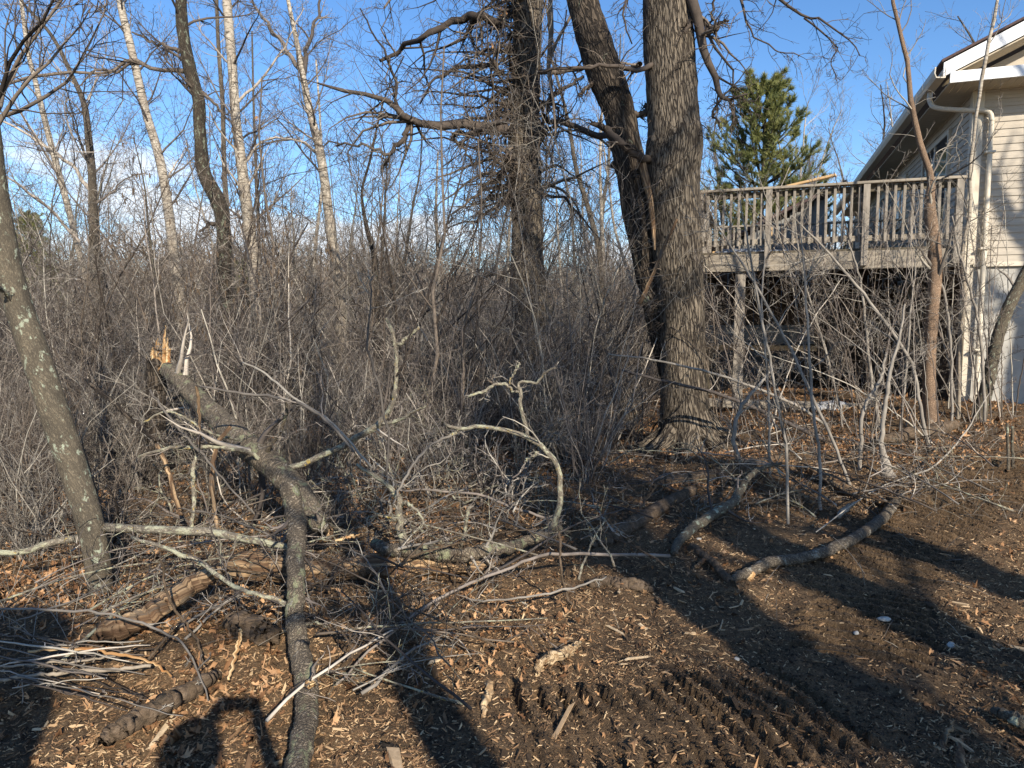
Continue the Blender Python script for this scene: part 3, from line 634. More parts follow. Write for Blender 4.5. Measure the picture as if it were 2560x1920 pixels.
# vine-hung tree in the centre
def vine_tree():
    P, Rr = trunk_path([(1330, -320, 52), (1325, -150, 62), (1320, 0, 68), (1316, 180, 70), (1310, 330, 72), (1313, 450, 76), (1317, 560, 78), (1320, 700, 82), (1324, 850, 90), (1330, 980, 100)], 10.5, 90)
    root = empty('vine_hung_tree', (P[0][0], P[0][1], gz(P[0][0], P[0][1]))); tag(root, 'shaggy grey tree hung with dead vines and drooping twigs in the centre', 'tree')
    t = Tubes(); t.add(P, Rr, 28, cap=True, bumps=0.09, seed=5); t.obj('trunk', M['oak'], root)
    c = Tubes(); L = []
    D = 10.2
    for h in ([(1260, 60, 22), (1200, 40, 20), (1150, 45, 18), (1080, 85, 16), (1010, 125, 12), (950, 152, 8)],
              [(1270, 325, 26), (1180, 315, 24), (1090, 312, 20), (1030, 300, 18), (995, 285, 17), (965, 250, 13), (920, 235, 11), (850, 225, 9), (795, 208, 5)],
              [(1022, 308, 13), (1005, 350, 13), (975, 385, 10), (955, 425, 6)], [(975, 385, 8), (915, 365, 7), (860, 360, 5), (790, 360, 3)],
              [(995, 285, 9), (990, 235, 8), (985, 200, 7), (960, 130, 5), (925, 70, 4), (900, 20, 3)],
              [(1270, 300, 14), (1180, 330, 12), (1130, 335, 10), (1160, 370, 7), (1180, 410, 5)],
              [(1260, 180, 16), (1210, 160, 13), (1140, 170, 10), (1080, 210, 6), (1050, 260, 4)],
              [(1350, 180, 14), (1420, 175, 12), (1480, 168, 11), (1560, 172, 11), (1600, 160, 14)],
              [(1350, 270, 14), (1400, 230, 10), (1460, 190, 7)], [(1360, 290, 12), (1420, 310, 14), (1490, 340, 16), (1540, 350, 14), (1600, 395, 14)],
              [(1265, 425, 10), (1210, 470, 9), (1160, 510, 6), (1120, 560, 4)], [(1270, 690, 12), (1240, 682, 9), (1210, 695, 5)],
              [(1300, 0, 22), (1240, -60, 20), (1150, -80, 14), (1040, -60, 8), (960, 20, 5)]):
        p, r = path([(x, y, D + rng.normal(0, .25), w) for x, y, w in h], 14); p[1:-1] += rng.normal(0, .018, (12, 3)); c.add(p, r, 6); L.append((p[None], r[None]))
    droop = dict(kids=150, t0=0.46, t1=0.99, ang=(50, 95), absl=(.35, 2.3), n=9, wob=0.3, up=-0.8, rr=0.13, tip=0.004, short=0.2, bias=(-0.9, 0.1, 0))
    p, r = grow(P, Rr, **droop); c.add(p, r, 4); L.append((p, r))
    d2 = dict(kids=8, t0=0.1, t1=1.0, ang=(25, 80), ratio=(0.3, 0.7), n=6, wob=0.3, up=-0.35, rr=0.55, tip=0.002, minr=0.004)
    d3 = dict(kids=5, t0=0.1, t1=1.0, ang=(25, 80), ratio=(0.3, 0.7), n=5, wob=0.3, up=-0.1, rr=0.6, tip=0.002, minr=0.003)
    crown_from(c, L, [d2, d3, dict(d3, kids=1)], (3, 3, 3)); c.obj('crown', M['twigdark'], root)
    v = Tubes()
    for i in range(20):
        a = rng.uniform(0, 6.28); top = rng.uniform(0.55, 0.98); n = 22; tt = np.linspace(top, rng.uniform(0.35, 0.6), n); f = tt * 89; ii = f.astype(int)
        base = P[ii]; rad = Rr[ii] + 0.02 + 0.10 * abs(rng.normal()) * np.sin(np.linspace(0, 3.1, n)); an = a + np.cumsum(rng.normal(0, .16, n))
        q = base + np.c_[np.cos(an) * rad, np.sin(an) * rad, np.zeros(n)]; w = rng.uniform(.004, .010); v.add(q, np.full(n, w) * np.linspace(1, .6, n), 5)
        vp, vr = grow(q, np.full(n, w), 10, 0.05, 0.95, (40, 95), (0.05, 0.13), 6, 0.3, -0.3, 0.6, 0.002, 0.003); v.add(vp, vr, 3)
    for i in range(9):   # free hanging vines to the right of the trunk
        x0 = 1330 + rng.uniform(-150, 130); pts = [(x0, rng.uniform(-60, 120), 10.0, 3.5)]
        for k in range(5): pts.append((pts[-1][0] + rng.normal(0, 26), pts[-1][1] + rng.uniform(60, 120), 10.0 + rng.normal(0, .2), 3))
        p, r = path(pts, 22); v.add(p, r, 4); vp, vr = grow(p, r, 9, 0.05, 1, (30, 90), (0.06, 0.16), 6, .28, -.1, .6, .002, .003); v.add(vp, vr, 3)
    p, r = path([(1375, 0, 9.6, 14), (1378, 70, 9.6, 15), (1374, 130, 9.6, 14), (1372, 180, 9.6, 12), (1384, 260, 9.6, 8), (1390, 360, 9.6, 4)], 22); v.add(p, r * .8, 6, .8)
    p, r = path([(1450, 0, 9.6, 9), (1405, 80, 9.6, 9), (1385, 120, 9.6, 9), (1372, 170, 9.6, 8)], 18); v.add(p, r * .8, 6, .8)
    v.obj('vine_tangle', M['twigdark'], root)
    lf = Boxes()
    return root
vine_tree()

def big_oak():
    D = 8.7
    P, Rr = trunk_path([(a_, b_, w_ * .93) for a_, b_, w_ in [(1690, -420, 84), (1672, -200, 96), (1664, -60, 112), (1668, 60, 122), (1675, 180, 128), (1683, 300, 134), (1688, 360, 146), (1680, 430, 142), (1684, 500, 134), (1694, 620, 128), (1704, 760, 120), (1708, 880, 118), (1712, 990, 128), (1716, 1070, 150), (1722, 1130, 190), (1724, 1160, 215)]], D, 120)
    root = empty('double_trunk_oak', (P[0][0], P[0][1], gz(P[0][0], P[0][1]))); tag(root, 'massive furrowed oak with a second leaning trunk, directly left of the deck', 'tree')
    t = Tubes(); t.add(P, Rr, 56, cap=True, bumps=0.05, seed=8); t.obj('trunk', M['oak'], root)
    P2, R2 = trunk_path([(1400, -300, 60), (1430, -120, 72), (1458, 0, 72), (1484, 90, 82), (1520, 200, 84), (1545, 270, 78), (1560, 340, 74), (1578, 440, 70), (1602, 560, 78), (1628, 690, 76), (1650, 800, 66), (1672, 910, 56), (1690, 1030, 50)], 8.95, 90)
    t = Tubes(); t.add(P2, R2, 40, cap=True, bumps=0.07, seed=17); t.obj('leaning_trunk', M['oakd'], root)
    bx, by, bz = P[0][0], P[0][1], gz(P[0][0], P[0][1])
    for an, ln in ((-2.6, .75), (-1.9, .6), (-1.1, .7), (-.4, .8), (.6, .6), (2.4, .6), (3.2, .7)):
        n = 9; tt = np.linspace(0, 1, n); q = np.c_[bx + np.cos(an) * (.14 + ln * tt), by + np.sin(an) * (.14 + ln * tt), bz + .42 * (1 - tt) ** 2.2 - .05]
        q[1:-1, :2] += rng.normal(0, .012, (n - 2, 2)); t = Tubes(); t.add(q, .11 * (1 - tt) ** .8 + .03, 16, bumps=.12, seed=int(an * 10)); t.obj('root', M['oak'], root)
    c = Tubes(); L = []
    hs = [[(1715, -40, 34), (1740, 20, 30), (1752, 90, 27), (1768, 150, 22), (1790, 210, 18), (1808, 240, 14), (1825, 252, 10), (1850, 240, 6), (1870, 235, 4)],
          [(1766, 80, 18), (1790, 72, 14), (1800, 55, 10), (1822, 52, 6)], [(1735, 20, 16), (1722, 60, 14), (1700, 90, 10)],
          [(1808, 242, 10), (1790, 265, 8), (1786, 290, 7), (1800, 320, 5)], [(1825, 250, 8), (1832, 290, 6), (1830, 330, 5)],
          [(1770, 90, 8), (1785, 0, 7), (1790, -60, 6)], [(1730, -60, 20), (1830, -40, 14), (1950, 0, 9), (2010, 45, 7), (2060, 52, 6), (2120, 95, 4), (2150, 140, 3)],
          [(2010, 45, 6), (2090, 110, 4), (2080, 160, 3), (2100, 200, 2)], [(1840, -80, 12), (1870, 60, 6), (1930, 120, 4), (2000, 140, 3)],
          [(1640, 160, 18), (1600, 172, 14), (1540, 168, 12), (1480, 168, 10), (1400, 172, 9), (1340, 180, 6)],
          [(1625, 400, 26), (1590, 385, 24), (1545, 350, 22), (1510, 320, 20), (1478, 308, 12)],
          [(1560, 285, 20), (1612, 282, 16), (1616, 262, 12)], [(1510, 190, 14), (1470, 215, 12), (1447, 240, 8)], [(1580, 445, 26), (1550, 425, 22), (1532, 408, 20)],
          [(1750, 40, 12), (1790, 120, 8), (1826, 170, 6), (1835, 240, 4), (1832, 330, 3)],
          [(1700, -100, 20), (1600, -40, 10), (1560, 30, 6), (1580, 110, 4)]]
    for hi_, h in enumerate(hs):
        D_ = 8.9 if hi_ in (11, 12, 13) else D - .28
        p, r = path([(x, y, (D - .1 if (j == 0 and hi_ not in (11, 12, 13)) else D_ + rng.normal(0, .06)), w * .85) for j, (x, y, w) in enumerate(h)], 14); p[1:-1] += rng.normal(0, .012, (12, 3)); c.add(p, r, 8, rng.uniform(.2, .5), cap=True); L.append((p[None], r[None]))
    s1 = dict(kids=12, t0=0.15, t1=1, ang=(25, 80), ratio=(0.2, 0.5), n=7, wob=.24, up=-.35, rr=.4, tip=.002, minr=.0035)
    s2 = dict(kids=5, t0=0.1, t1=1, ang=(25, 75), ratio=(0.3, 0.6), n=5, wob=.28, up=-.1, rr=.6, tip=.0015, minr=.0025)
    crown_from(c, L, [s1, s2, dict(s2, kids=1)], (4, 3, 3), None)
    p, r = grow(P, Rr * .05, 150, 0.28, 0.95, (50, 100), (0.05, 0.12), 8, .25, -.5, 1, .002, .004); c.add(p, r, 3); L = [(p, r)]
    crown_from(c, L, [dict(s2, kids=4)], (3,), None)
    c.obj('crown', M['twigdark'], root)
    b_ = Tubes(); p, r = path([(1590, 330, 8.5, 14), (1610, 430, 8.5, 20), (1625, 500, 8.5, 16), (1633, 570, 8.5, 12), (1637, 625, 8.5, 5)], 20); b_.add(p, r, 7, .6); b_.obj('torn_bark', M['rotten'], root)
big_oak()

# leaning foreground tree on the left
def left_tree():
    P, Rr = trunk_path([(-40, 200, 36), (-22, 330, 40), (-2, 520, 48), (33, 717, 60), (86, 880, 66), (148, 1065, 68), (198, 1215, 64), (238, 1365, 62), (252, 1480, 58), (256, 1530, 62)], 4.0, 70)
    root = empty('leaning_tree', (P[0][0], P[0][1], gz(P[0][0], P[0][1]))); tag(root, 'leaning grey tree with pale green lichen patches in the left foreground', 'tree')
    t = Tubes(); t.add(P, Rr, 32, cap=True, bumps=0.035, seed=21); t.obj('trunk', M['grey'], root)
    for h in ([(262, 1318, 4.0, 24), (330, 1322, 3.95, 21), (430, 1327, 3.9, 21), (520, 1330, 3.85, 22), (600, 1345, 3.8, 19), (690, 1362, 3.8, 16), (730, 1370, 3.8, 12)],
              [(215, 1345, 4.0, 20), (170, 1348, 3.98, 18), (115, 1360, 3.96, 18), (60, 1378, 3.94, 16), (-20, 1382, 3.9, 13)],
              [(30, 760, 3.98, 16), (15, 735, 3.9, 12), (-10, 715, 3.8, 10)]):
        p, r = path(h, 22, 0.002); t = Tubes(); t.add(p, r, 10, cap=True, bumps=.05, seed=3)
        q, rr_ = grow(p, r, 9, 0.2, 1, (35, 80), (0.1, 0.3), 6, .2, 0, .35, .002, .003); t.add(q, rr_, 4, cap=False); t.obj('branch', M['lichen'], root)
    c = Tubes(); p, r = grow(P, Rr, 6, 0.86, 1.0, (30, 60), (0.25, 0.5), 8, .15, .5, .3, .003, short=.2); c.add(p, r, 5); crown_from(c, [(p, r)], [SUB(6), TW(4)], (3, 3)); c.obj('crown', M['twigdark'], root)
left_tree()

def twig_set(root, P, Rr, mat, g0, lv):
    for j in range(g0.pop('kids')):
        c = Tubes(); a, b_ = grow(P, Rr, kids=1, **g0); c.add(a, b_, 4); crown_from(c, [(a, b_)], lv, (3, 3, 3)[:len(lv)]); c.obj('twig', M[mat], root)
# right hand saplings in front of the deck and house
def sapling(name, pts, label, mat='twigpale', bark=None, cat='sapling', kids=8, group=None, tint=.6, ratio=(.12, .35)):
    p, r = path(pts, 26, 0.0); p[1:-1] += rng.normal(0, .004, (24, 3))
    root = empty(name, (p[0][0], p[0][1], gz(p[0][0], p[0][1]))); tag(root, label, cat, group)
    t = Tubes(); t.add(p, r, 8, tint)
    g0 = dict(kids=kids, t0=0.22, t1=.98, ang=(25, 65), ratio=ratio, n=7, wob=.16, up=.2, rr=.35, tip=.002, minr=.0022, short=.3); lv = [dict(TW(5), minr=.0018), dict(TW(2), minr=.0016)]
    if group: q, rr_ = grow(p, r, **g0); t.add(q, rr_, 4); crown_from(t, [(q, rr_)], lv, (3, 3)); t.obj('stem', M[mat], root)
    else: t.obj('stem', M[bark or mat], root); twig_set(root, p, r, mat, g0, lv)
    return root
def up(l, d, h0=None, ws=.72):
    """list bottom->top of (px,py,w): first point on the ground at its pixel, rest at a steady depth"""
    q = on(l[0][0], l[0][1]); return [(x, y, q[1] + (d or 0) * i / len(l), w * (ws if w < 24 else 1)) for i, (x, y, w) in enumerate(l)]
sapling('young_cherry_tree', up([(2325, 1078, 34), (2322, 980, 30), (2326, 850, 29), (2335, 720, 30), (2338, 640, 32), (2325, 520, 27), (2326, 440, 22), (2300, 360, 20), (2275, 240, 17), (2262, 130, 14), (2235, 20, 12), (2225, -80, 9)], 0.0),
        'slim reddish barked tree bending in front of the house corner', bark='redbark', cat='tree', kids=18, ratio=(.1, .24))
sapling('pale_sapling', up([(2395, 1050, 16), (2398, 960, 15), (2400, 850, 14), (2412, 740, 14), (2405, 640, 13), (2425, 520, 12), (2425, 420, 12), (2440, 300, 10), (2455, 190, 12), (2470, 120, 12), (2490, 20, 10), (2500, -60, 6)], .0),
        'pale grey sapling rising in front of the downspout', bark='birch', kids=12, ratio=(.08, .22))
sapling('leaning_sapling', up([(2445, 1050, 34), (2470, 960, 30), (2490, 860, 28), (2520, 770, 28), (2560, 690, 26), (2620, 560, 22)], .0),
        'thick grey sapling leaning right at the right edge of the photo', bark='grey', cat='tree', kids=8)
defs = [([(1970, 1310, 11), (1968, 1150, 11), (1935, 950, 10), (1905, 800, 9), (1875, 640, 7), (1850, 500, 4)], 'pale upright stem standing left of the split log'),
        ([(2052, 1275, 12), (2048, 1140, 11), (2030, 1000, 10), (2022, 860, 9), (2012, 700, 7), (2000, 560, 4)], 'straight grey stem rising just left of the pale bark strip'),
        ([(2135, 1240, 12), (2090, 1120, 11), (2035, 1000, 11), (1985, 890, 10), (1915, 760, 9), (1850, 650, 7), (1790, 560, 4)], 'long grey stem leaning strongly left across the deck post'),
        ([(2225, 1195, 34), (2205, 1120, 20), (2212, 1020, 15), (2225, 930, 13), (2248, 850, 9), (2262, 760, 6)], 'crooked brown stem on a thick dirty stump base right of centre'),
        ([(2150, 1180, 15), (2152, 1060, 13), (2170, 1000, 13), (2200, 950, 11), (2215, 880, 7)], 'short crooked stem with peeled bark left of the dirty stump base'),
        ([(2322, 1120, 14), (2300, 1010, 12), (2275, 900, 12), (2200, 790, 11), (2130, 700, 10), (2060, 620, 8), (1980, 540, 4)], 'long pale stem arching left from beside the cherry tree'),
        ([(2110, 1060, 10), (2070, 900, 9), (2040, 800, 8), (2000, 650, 6), (1985, 520, 4)], 'thin pale stem crossing the dark space under the deck'),
        ([(2200, 1075, 13), (2180, 960, 12), (2165, 820, 10), (2150, 700, 8), (2120, 600, 5)], 'grey stem in the middle of the sapling clump'),
        ([(2380, 1080, 9), (2378, 900, 9), (2368, 780, 9), (2352, 700, 8), (2330, 620, 5)], 'thin curved stem left of the pale sapling by the house corner'),
        ([(2462, 1060, 11), (2456, 900, 10), (2440, 780, 9), (2400, 640, 7), (2380, 540, 5)], 'straight thin stem in front of the pale foundation wall'),
        ([(1925, 1190, 9), (1922, 1040, 9), (1916, 900, 8), (1905, 780, 7), (1912, 640, 5)], 'thin white stem rising in front of the deck support post'),
        ([(1860, 1180, 16), (1835, 1100, 15), (1852, 1020, 14), (1900, 960, 11), (1925, 930, 6)], 'tan peeled stick slanting right beside the oak base'),
        ([(2250, 1090, 9), (2262, 960, 8), (2275, 800, 7), (2290, 660, 5), (2285, 540, 3)], 'slim straight stem right of the sapling clump')]
for pts, lab in defs: sapling('sapling', up(pts, 0.15), lab + ', near the deck', kids=9)
stems_group = 'thin saplings growing in front of the deck and house'
for i in range(88):
    x0 = rng.uniform(1780, 2540); y0 = rng.uniform(1020, 1130) if x0 < 2350 else rng.uniform(1020, 1065); lean = rng.normal(-60, 120); h = rng.uniform(180, 620)
    w_ = rng.uniform(3, 6.5); l = [(x0, y0, w_), (x0 + lean * .25, y0 - h * .33, w_ * .8), (x0 + lean * .6, y0 - h * .66, w_ * .6), (x0 + lean * 1.2, y0 - h, 2.5)]
    sapling('thin_sapling', up(l, rng.uniform(-.2, .3)), 'thin bare sapling among many alike in front of the deck', mat=['twig', 'twigdark', 'twigpale', 'twig'][i % 4], kids=6, group=stems_group, tint=rng.uniform(.2, 1))
# ------------------------------------------------------------------ FALLEN WOOD
def log(name, pts, label, mat, cat='log', k=18, n=40, bumps=.06, twigs=0, tmat='twig', cap=True, wob=0.0055, group=None, tl=(.15, .4), subs=()):
    if k >= 14: n = max(n, 90); k = max(k, 28)
    kf = dict(fallen_tree=.72, fallen_pole=.95, rotten_log=.9, decayed_log=.9, curved_log=.7, grey_limb=.8, birch_log=.85, broken_snag=.85, stick=.72, loose_stick=.7).get(name, .78)
    sc_ = lambda q, f: tuple(q[:3]) + (q[3] * f,) + tuple(q[4:])
    pts = [sc_(q, kf) for q in pts]; subs = [(m0, [sc_(q, kf * (1 if m0 == 'fresh' else .9)) for q in l0]) for m0, l0 in subs]
    p, r = path(pts, n, wob); root = empty(name, (p[0][0], p[0][1], gz(p[0][0], p[0][1]))); tag(root, label, cat, group)
    t = Tubes(); t.add(p, r, k, rng.random(), cap=cap, bumps=bumps * (1.1 if mat == 'muddy' else 1.1), seed=int(pts[0][0]), jag=.35 if mat in ('rotten', 'stripped', 'muddy', 'fresh', 'oakd') else .05)
    if cat != 'stick': t.obj('stem', M[mat], root)
    for s in subs:
        q, rr_ = path(s[1], 24, wob); t = Tubes(); t.add(q, rr_, 9, rng.random(), cap=True, bumps=bumps, seed=int(s[1][0][1])); t.obj('branch', M[s[0]], root)
        if twigs:
            twig_set(root, q, rr_, tmat, dict(kids=4, t0=.2, t1=1, ang=(30, 80), ratio=(.15, .45), n=6, wob=.22, up=.1, rr=.4, tip=.002, minr=.0028), [TW(4)])
    if twigs:
        if cat != 'stick': twig_set(root, p, r, tmat, dict(kids=twigs, t0=.05, t1=1, ang=(35, 85), ratio=tl, n=7, wob=.2, up=.15, rr=.35, tip=.002, minr=.003), [TW(3), TW(1)])
        else: a, b_ = grow(p, r, twigs, .05, 1, (35, 85), tl, 7, .2, .15, .35, .002, .003); t.add(a, b_, 4); crown_from(t, [(a, b_)], [TW(3), TW(1)], (3, 3))
    if cat == 'stick': t.obj('stem', M[mat], root)
    return root
def G(l, h=0.0):
    out = []
    for q in l: out.append((q[0], q[1], 'g', q[2], q[3] if len(q) > 3 else h))
    return out
Dp = lambda l: [tuple(q) for q in l]   # px,py,depth,w
# broken snag and the fallen trunk it carries
root = log('fallen_tree', Dp([(418, 925, 6.75, 52), (445, 950, 6.5, 60), (520, 1030, 6.0, 74), (590, 1095, 5.6, 84), (640, 1140, 5.35, 86), (683, 1175, 5.15, 86), (742, 1235, 4.9, 78), (782, 1290, 4.72, 66), (800, 1322, 4.62, 58)]),
    'fallen lichen-covered trunk sloping down from the splintered snag', 'fallen', 'fallen tree', k=30, n=60, bumps=.05, twigs=7,
    subs=[('lichen', Dp([(700, 1178, 5.1, 24), (760, 1158, 5.05, 24), (850, 1118, 5.0, 24), (915, 1082, 4.95, 24), (950, 1058, 4.93, 26), (978, 1018, 4.9, 20), (990, 985, 4.9, 16)])),
          ('lichen', Dp([(984, 995, 4.9, 16), (990, 930, 4.88, 16), (990, 870, 4.86, 15), (982, 830, 4.85, 13), (966, 797, 4.84, 13)])),
          ('lichen', Dp([(990, 868, 4.86, 14), (1012, 842, 4.85, 14), (1048, 815, 4.84, 11)])),
          ('lichen', Dp([(955, 1060, 4.92, 16), (1005, 1045, 4.88, 13), (1062, 1012, 4.8, 11)])),
          ('twigdark', Dp([(992, 940, 4.87, 8), (1012, 910, 4.85, 8), (1022, 850, 4.83, 7), (1045, 800, 4.82, 6), (1060, 775, 4.82, 6)])),
          ('fallen', Dp([(650, 1150, 5.3, 22), (672, 1120, 5.2, 20), (700, 1080, 5.1, 14), (716, 1040, 5.05, 12), (715, 1000, 5.0, 8)])),
          ('lichen', Dp([(655, 1152, 5.2, 16), (620, 1130, 5.1, 16), (560, 1118, 5.0, 15), (490, 1114, 4.9, 15), (420, 1118, 4.8, 13), (348, 1137, 4.7, 10)])),
          ('lichen', Dp([(600, 1100, 5.3, 10), (530, 1080, 5.1, 9), (440, 1030, 5.0, 8), (370, 1052, 4.9, 7)])),
          ('twigpale', Dp([(885, 1130, 4.6, 9), (820, 1050, 4.7, 12), (760, 1010, 4.8, 12), (690, 990, 4.9, 12), (600, 1000 - 20, 5.0, 10), (500, 962, 5.0, 8)])),
          ('twigpale', Dp([(930, 1170, 4.7, 9), (830, 1060, 4.8, 9), (720, 985, 5.0, 9), (650, 925, 5.1, 8), (600, 902, 5.2, 6)]))])
p = on(800, 1322, .15)
log('broken_snag', Dp([(385, 1330, 6.9, 66), (386, 1180, 6.9, 60), (388, 1050, 6.9, 56), (392, 950, 6.9, 56), (394, 905, 6.9, 54)]), 'broken tree snag with a bright orange splintered top, left of the photo', 'oakd', 'snag', twigs=3,
    subs=[('fresh', Dp([(a, 925, 6.84, 13), (a + dx * .5, 880, 6.84, 10), (a + dx, tp_, 6.84, 2)])) for a, dx, tp_ in ((384, -2, 868), (390, 3, 850), (398, -1, 842), (405, 6, 832), (411, 4, 820), (416, 3, 846), (420, 6, 872), (394, 4, 858))])
log('fallen_pole', G([(726, 1215, 52, .62), (738, 1304, 50, .45), (738, 1400, 48, .33), (736, 1475, 47, .26), (733, 1560, 50, .16), (742, 1642, 56, .1), (748, 1726, 60, .07), (738, 1832, 64, .06), (716, 1935, 70, .07), (705, 2060, 74, .08)]),
    'slim barked fallen pole running straight down to the bottom edge of the photo', 'fallen', k=26, n=70, bumps=.035, twigs=6, tl=(.06, .16),
    subs=[('lichen', G([(715, 1508, 13, .30), (680, 1498, 13, .32), (610, 1478, 13, .34), (550, 1440, 13, .36), (500, 1400, 15, .38), (430, 1372, 13, .42), (330, 1340, 9, .45)])),
          ('lichen', G([(752, 1560, 10, .14), (790, 1556, 8, .14), (830, 1565, 5, .12)])), ('fresh', G([(765, 1712, 16, .15), (776, 1704, 16, .19)]))])
log('cut_log', Dp([(770, 1295, 4.9, 50), (800, 1325, 4.8, 60), (815, 1340, 4.75, 62)]), 'short cut log end with a pale orange sawn face beside the fallen pole', 'rotten', k=24, n=10)
log('birch_log', G([(940, 1358, 34, .22), (985, 1374, 40, .2), (1050, 1378, 42, .19), (1120, 1388, 40, .17), (1200, 1386, 38, .16), (1280, 1372, 34, .15), (1345, 1350, 30, .15), (1390, 1330, 30, .15)], 0),
    'fallen pale-barked log lying across the middle with forked branches rising from it', 'fallen', wob=.008, twigs=6, k=20, n=50, tmat='twigpale',
    subs=[('lichen', [(1372, 1345, 4.9, 26), (1392, 1290, 4.88, 22), (1402, 1230, 4.86, 20), (1396, 1175, 4.85, 18), (1362, 1125, 4.84, 18), (1318, 1092, 4.84, 17), (1260, 1076, 4.83, 15), (1210, 1068, 4.82, 14), (1150, 1070, 4.8, 13), (1108, 1058, 4.8, 9)]),
          ('lichen', [(1318, 1095, 4.84, 14), (1312, 1040, 4.82, 13), (1302, 1000, 4.8, 14), (1306, 975, 4.8, 13), (1300, 955, 4.8, 10), (1312, 948, 4.8, 9), (1345, 950, 4.79, 9), (1362, 925, 4.78, 8), (1395, 912, 4.77, 6)]),
          ('lichen', [(1303, 982, 4.8, 9), (1282, 975, 4.79, 9), (1268, 960, 4.78, 10), (1240, 960, 4.77, 10), (1205, 975, 4.76, 10), (1168, 987, 4.75, 7)]),
          ('lichen', [(1272, 960, 4.78, 8), (1290, 920, 4.77, 8), (1296, 898, 4.76, 5)]), ('twigdark', [(1232, 957, 4.78, 8), (1222, 945, 4.77, 7), (1230, 935, 4.77, 6)]),
          ('lichen', [(1148, 1070, 4.8, 10), (1140, 1085, 4.8, 9), (1120, 1092, 4.79, 8)]),
          ('twigpale', [(1140, 1085, 4.8, 9), (1080, 1110, 4.7, 9), (1030, 1160, 4.6, 9), (990, 1230, 4.5, 8), (960, 1290, 4.45, 6)]),
          ('lichen', [(1345, 1128, 4.84, 10), (1325, 1142, 4.83, 9), (1308, 1152, 4.82, 8)]),
          ('lichen', [(1025, 1370, 4.75, 34), (1000, 1335, 4.75, 30), (993, 1300, 4.75, 26), (993, 1255, 4.74, 22), (975, 1215, 4.72, 18), (940, 1185, 4.7, 14), (890, 1150, 4.7, 11)]),
          ('lichen', [(990, 1300, 4.74, 14), (955, 1285, 4.7, 11), (920, 1292, 4.68, 8), (905, 1300, 4.68, 6)]), ('lichen', [(998, 1268, 4.74, 12), (1018, 1258, 4.7, 11), (1040, 1280, 4.65, 10), (1075, 1335, 4.6, 8)]),
          ('twigpale', [(962, 1190, 4.71, 9), (972, 1110, 4.7, 8), (955, 1010, 4.7, 8), (935, 930, 4.7, 8), (912, 870, 4.7, 7), (916, 770, 4.7, 5), (920, 690, 4.7, 3)]),
          ('lichen', [(1150, 1375, 4.8, 13), (1158, 1330, 4.78, 13), (1170, 1270, 4.76, 12)])])
log('rotten_log', G([(225, 1600, 50, .04), (262, 1582, 60, .08), (330, 1548, 62, .12), (410, 1500, 60, .16), (480, 1455, 56, .2), (530, 1425, 44, .24), (562, 1408, 20, .25)]), 'split orange rotten log slab lying beside the leaning lichen tree', 'rotten', k=24, n=40, bumps=.13)
log('decayed_log', G([(535, 1400, 44, .14), (600, 1408, 68, .14), (680, 1420, 74, .12), (760, 1428, 66, .1), (860, 1428, 62, .09), (960, 1420, 70, .09), (1060, 1416, 60, .08), (1130, 1420, 48, .07), (1230, 1424, 26, .05)]), 'long decayed brown log lying crosswise under the slim fallen pole', 'rotten', k=28, n=60, bumps=.2)
log('muddy_log', G([(262, 1850, 44, .05), (300, 1822, 64, .07), (370, 1780, 66, .08), (440, 1738, 62, .07), (500, 1700, 50, .05), (530, 1680, 24, .03)]), 'soil-coated log chunk in the lower left corner near the person shadow', 'muddy', k=22, bumps=.06)
log('muddy_stump', G([(585, 1552, 60, .04), (610, 1562, 90, .05), (640, 1578, 84, .05), (662, 1590, 56, .04)]), 'round dirt-covered stump lump just left of the slim fallen pole', 'muddy', k=20, n=14, bumps=.16)
log('muddy_log', G([(1480, 1362, 24, .03), (1520, 1345, 44, .03), (1590, 1305, 48, .04), (1660, 1262, 46, .04), (1730, 1225, 36, .03)]), 'thick brown log half buried in litter below the big oak', 'muddy', k=20, bumps=.08)
log('muddy_log', G([(1640, 1205, 30, .02), (1720, 1196, 44, .03), (1800, 1178, 44, .04), (1880, 1158, 40, .04), (1940, 1140, 24, .03)]), 'dusty tan log lying right at the foot of the big oak', 'muddy', k=20, bumps=.09)
log('split_log', G([(2000, 1165, 26, .1), (2060, 1190, 40, .08), (2130, 1225, 46, .06), (2205, 1252, 36, .05)]), 'split reddish log in the leaf litter right of centre', 'rotten', k=18, bumps=.12)
log('dark_root', G([(2190, 1102, 30, .12), (2260, 1085, 34, .12), (2330, 1075, 46, .1), (2380, 1060, 30, .08)]), 'dirt-clotted root lying below the cherry tree', 'muddy', k=16, bumps=.16)
log('curved_log', G([(1818, 1457, 22, .03), (1850, 1440, 34, .04), (1900, 1412, 38, .05), (1960, 1400, 38, .05), (2050, 1385, 38, .05), (2120, 1358, 38, .05), (2180, 1318, 38, .05), (2220, 1282, 36, .05), (2255, 1232, 28, .06)]), 'smooth curved brown log on the churned soil at right', 'greyd', k=20, n=50, bumps=.045,
    subs=[('fresh', G([(1885, 1420, 20, .05), (1872, 1452, 17, .03)]))])
log('grey_limb', G([(1684, 1385, 24, .03), (1715, 1345, 30, .06), (1770, 1300, 31, .1), (1830, 1262, 28, .14), (1862, 1215, 22, .18), (1900, 1180, 16, .22), (1960, 1160, 10, .25)]), 'pale grey bent limb left of the smooth curved log', 'grey', k=16, bumps=.05, twigs=5,
    subs=[('muddy', G([(1850, 1260, 12, .1), (1930, 1248, 10, .08), (2010, 1240, 7, .06)]))])
log('short_log', G([(1732, 1365, 22, .03), (1780, 1408, 24, .03), (1830, 1462, 24, .03)]), 'short dark log touching the lower end of the smooth curved log', 'muddy', k=14, subs=[('rotten', G([(1765, 1398, 14, .03), (1742, 1422, 12, .02)]))])
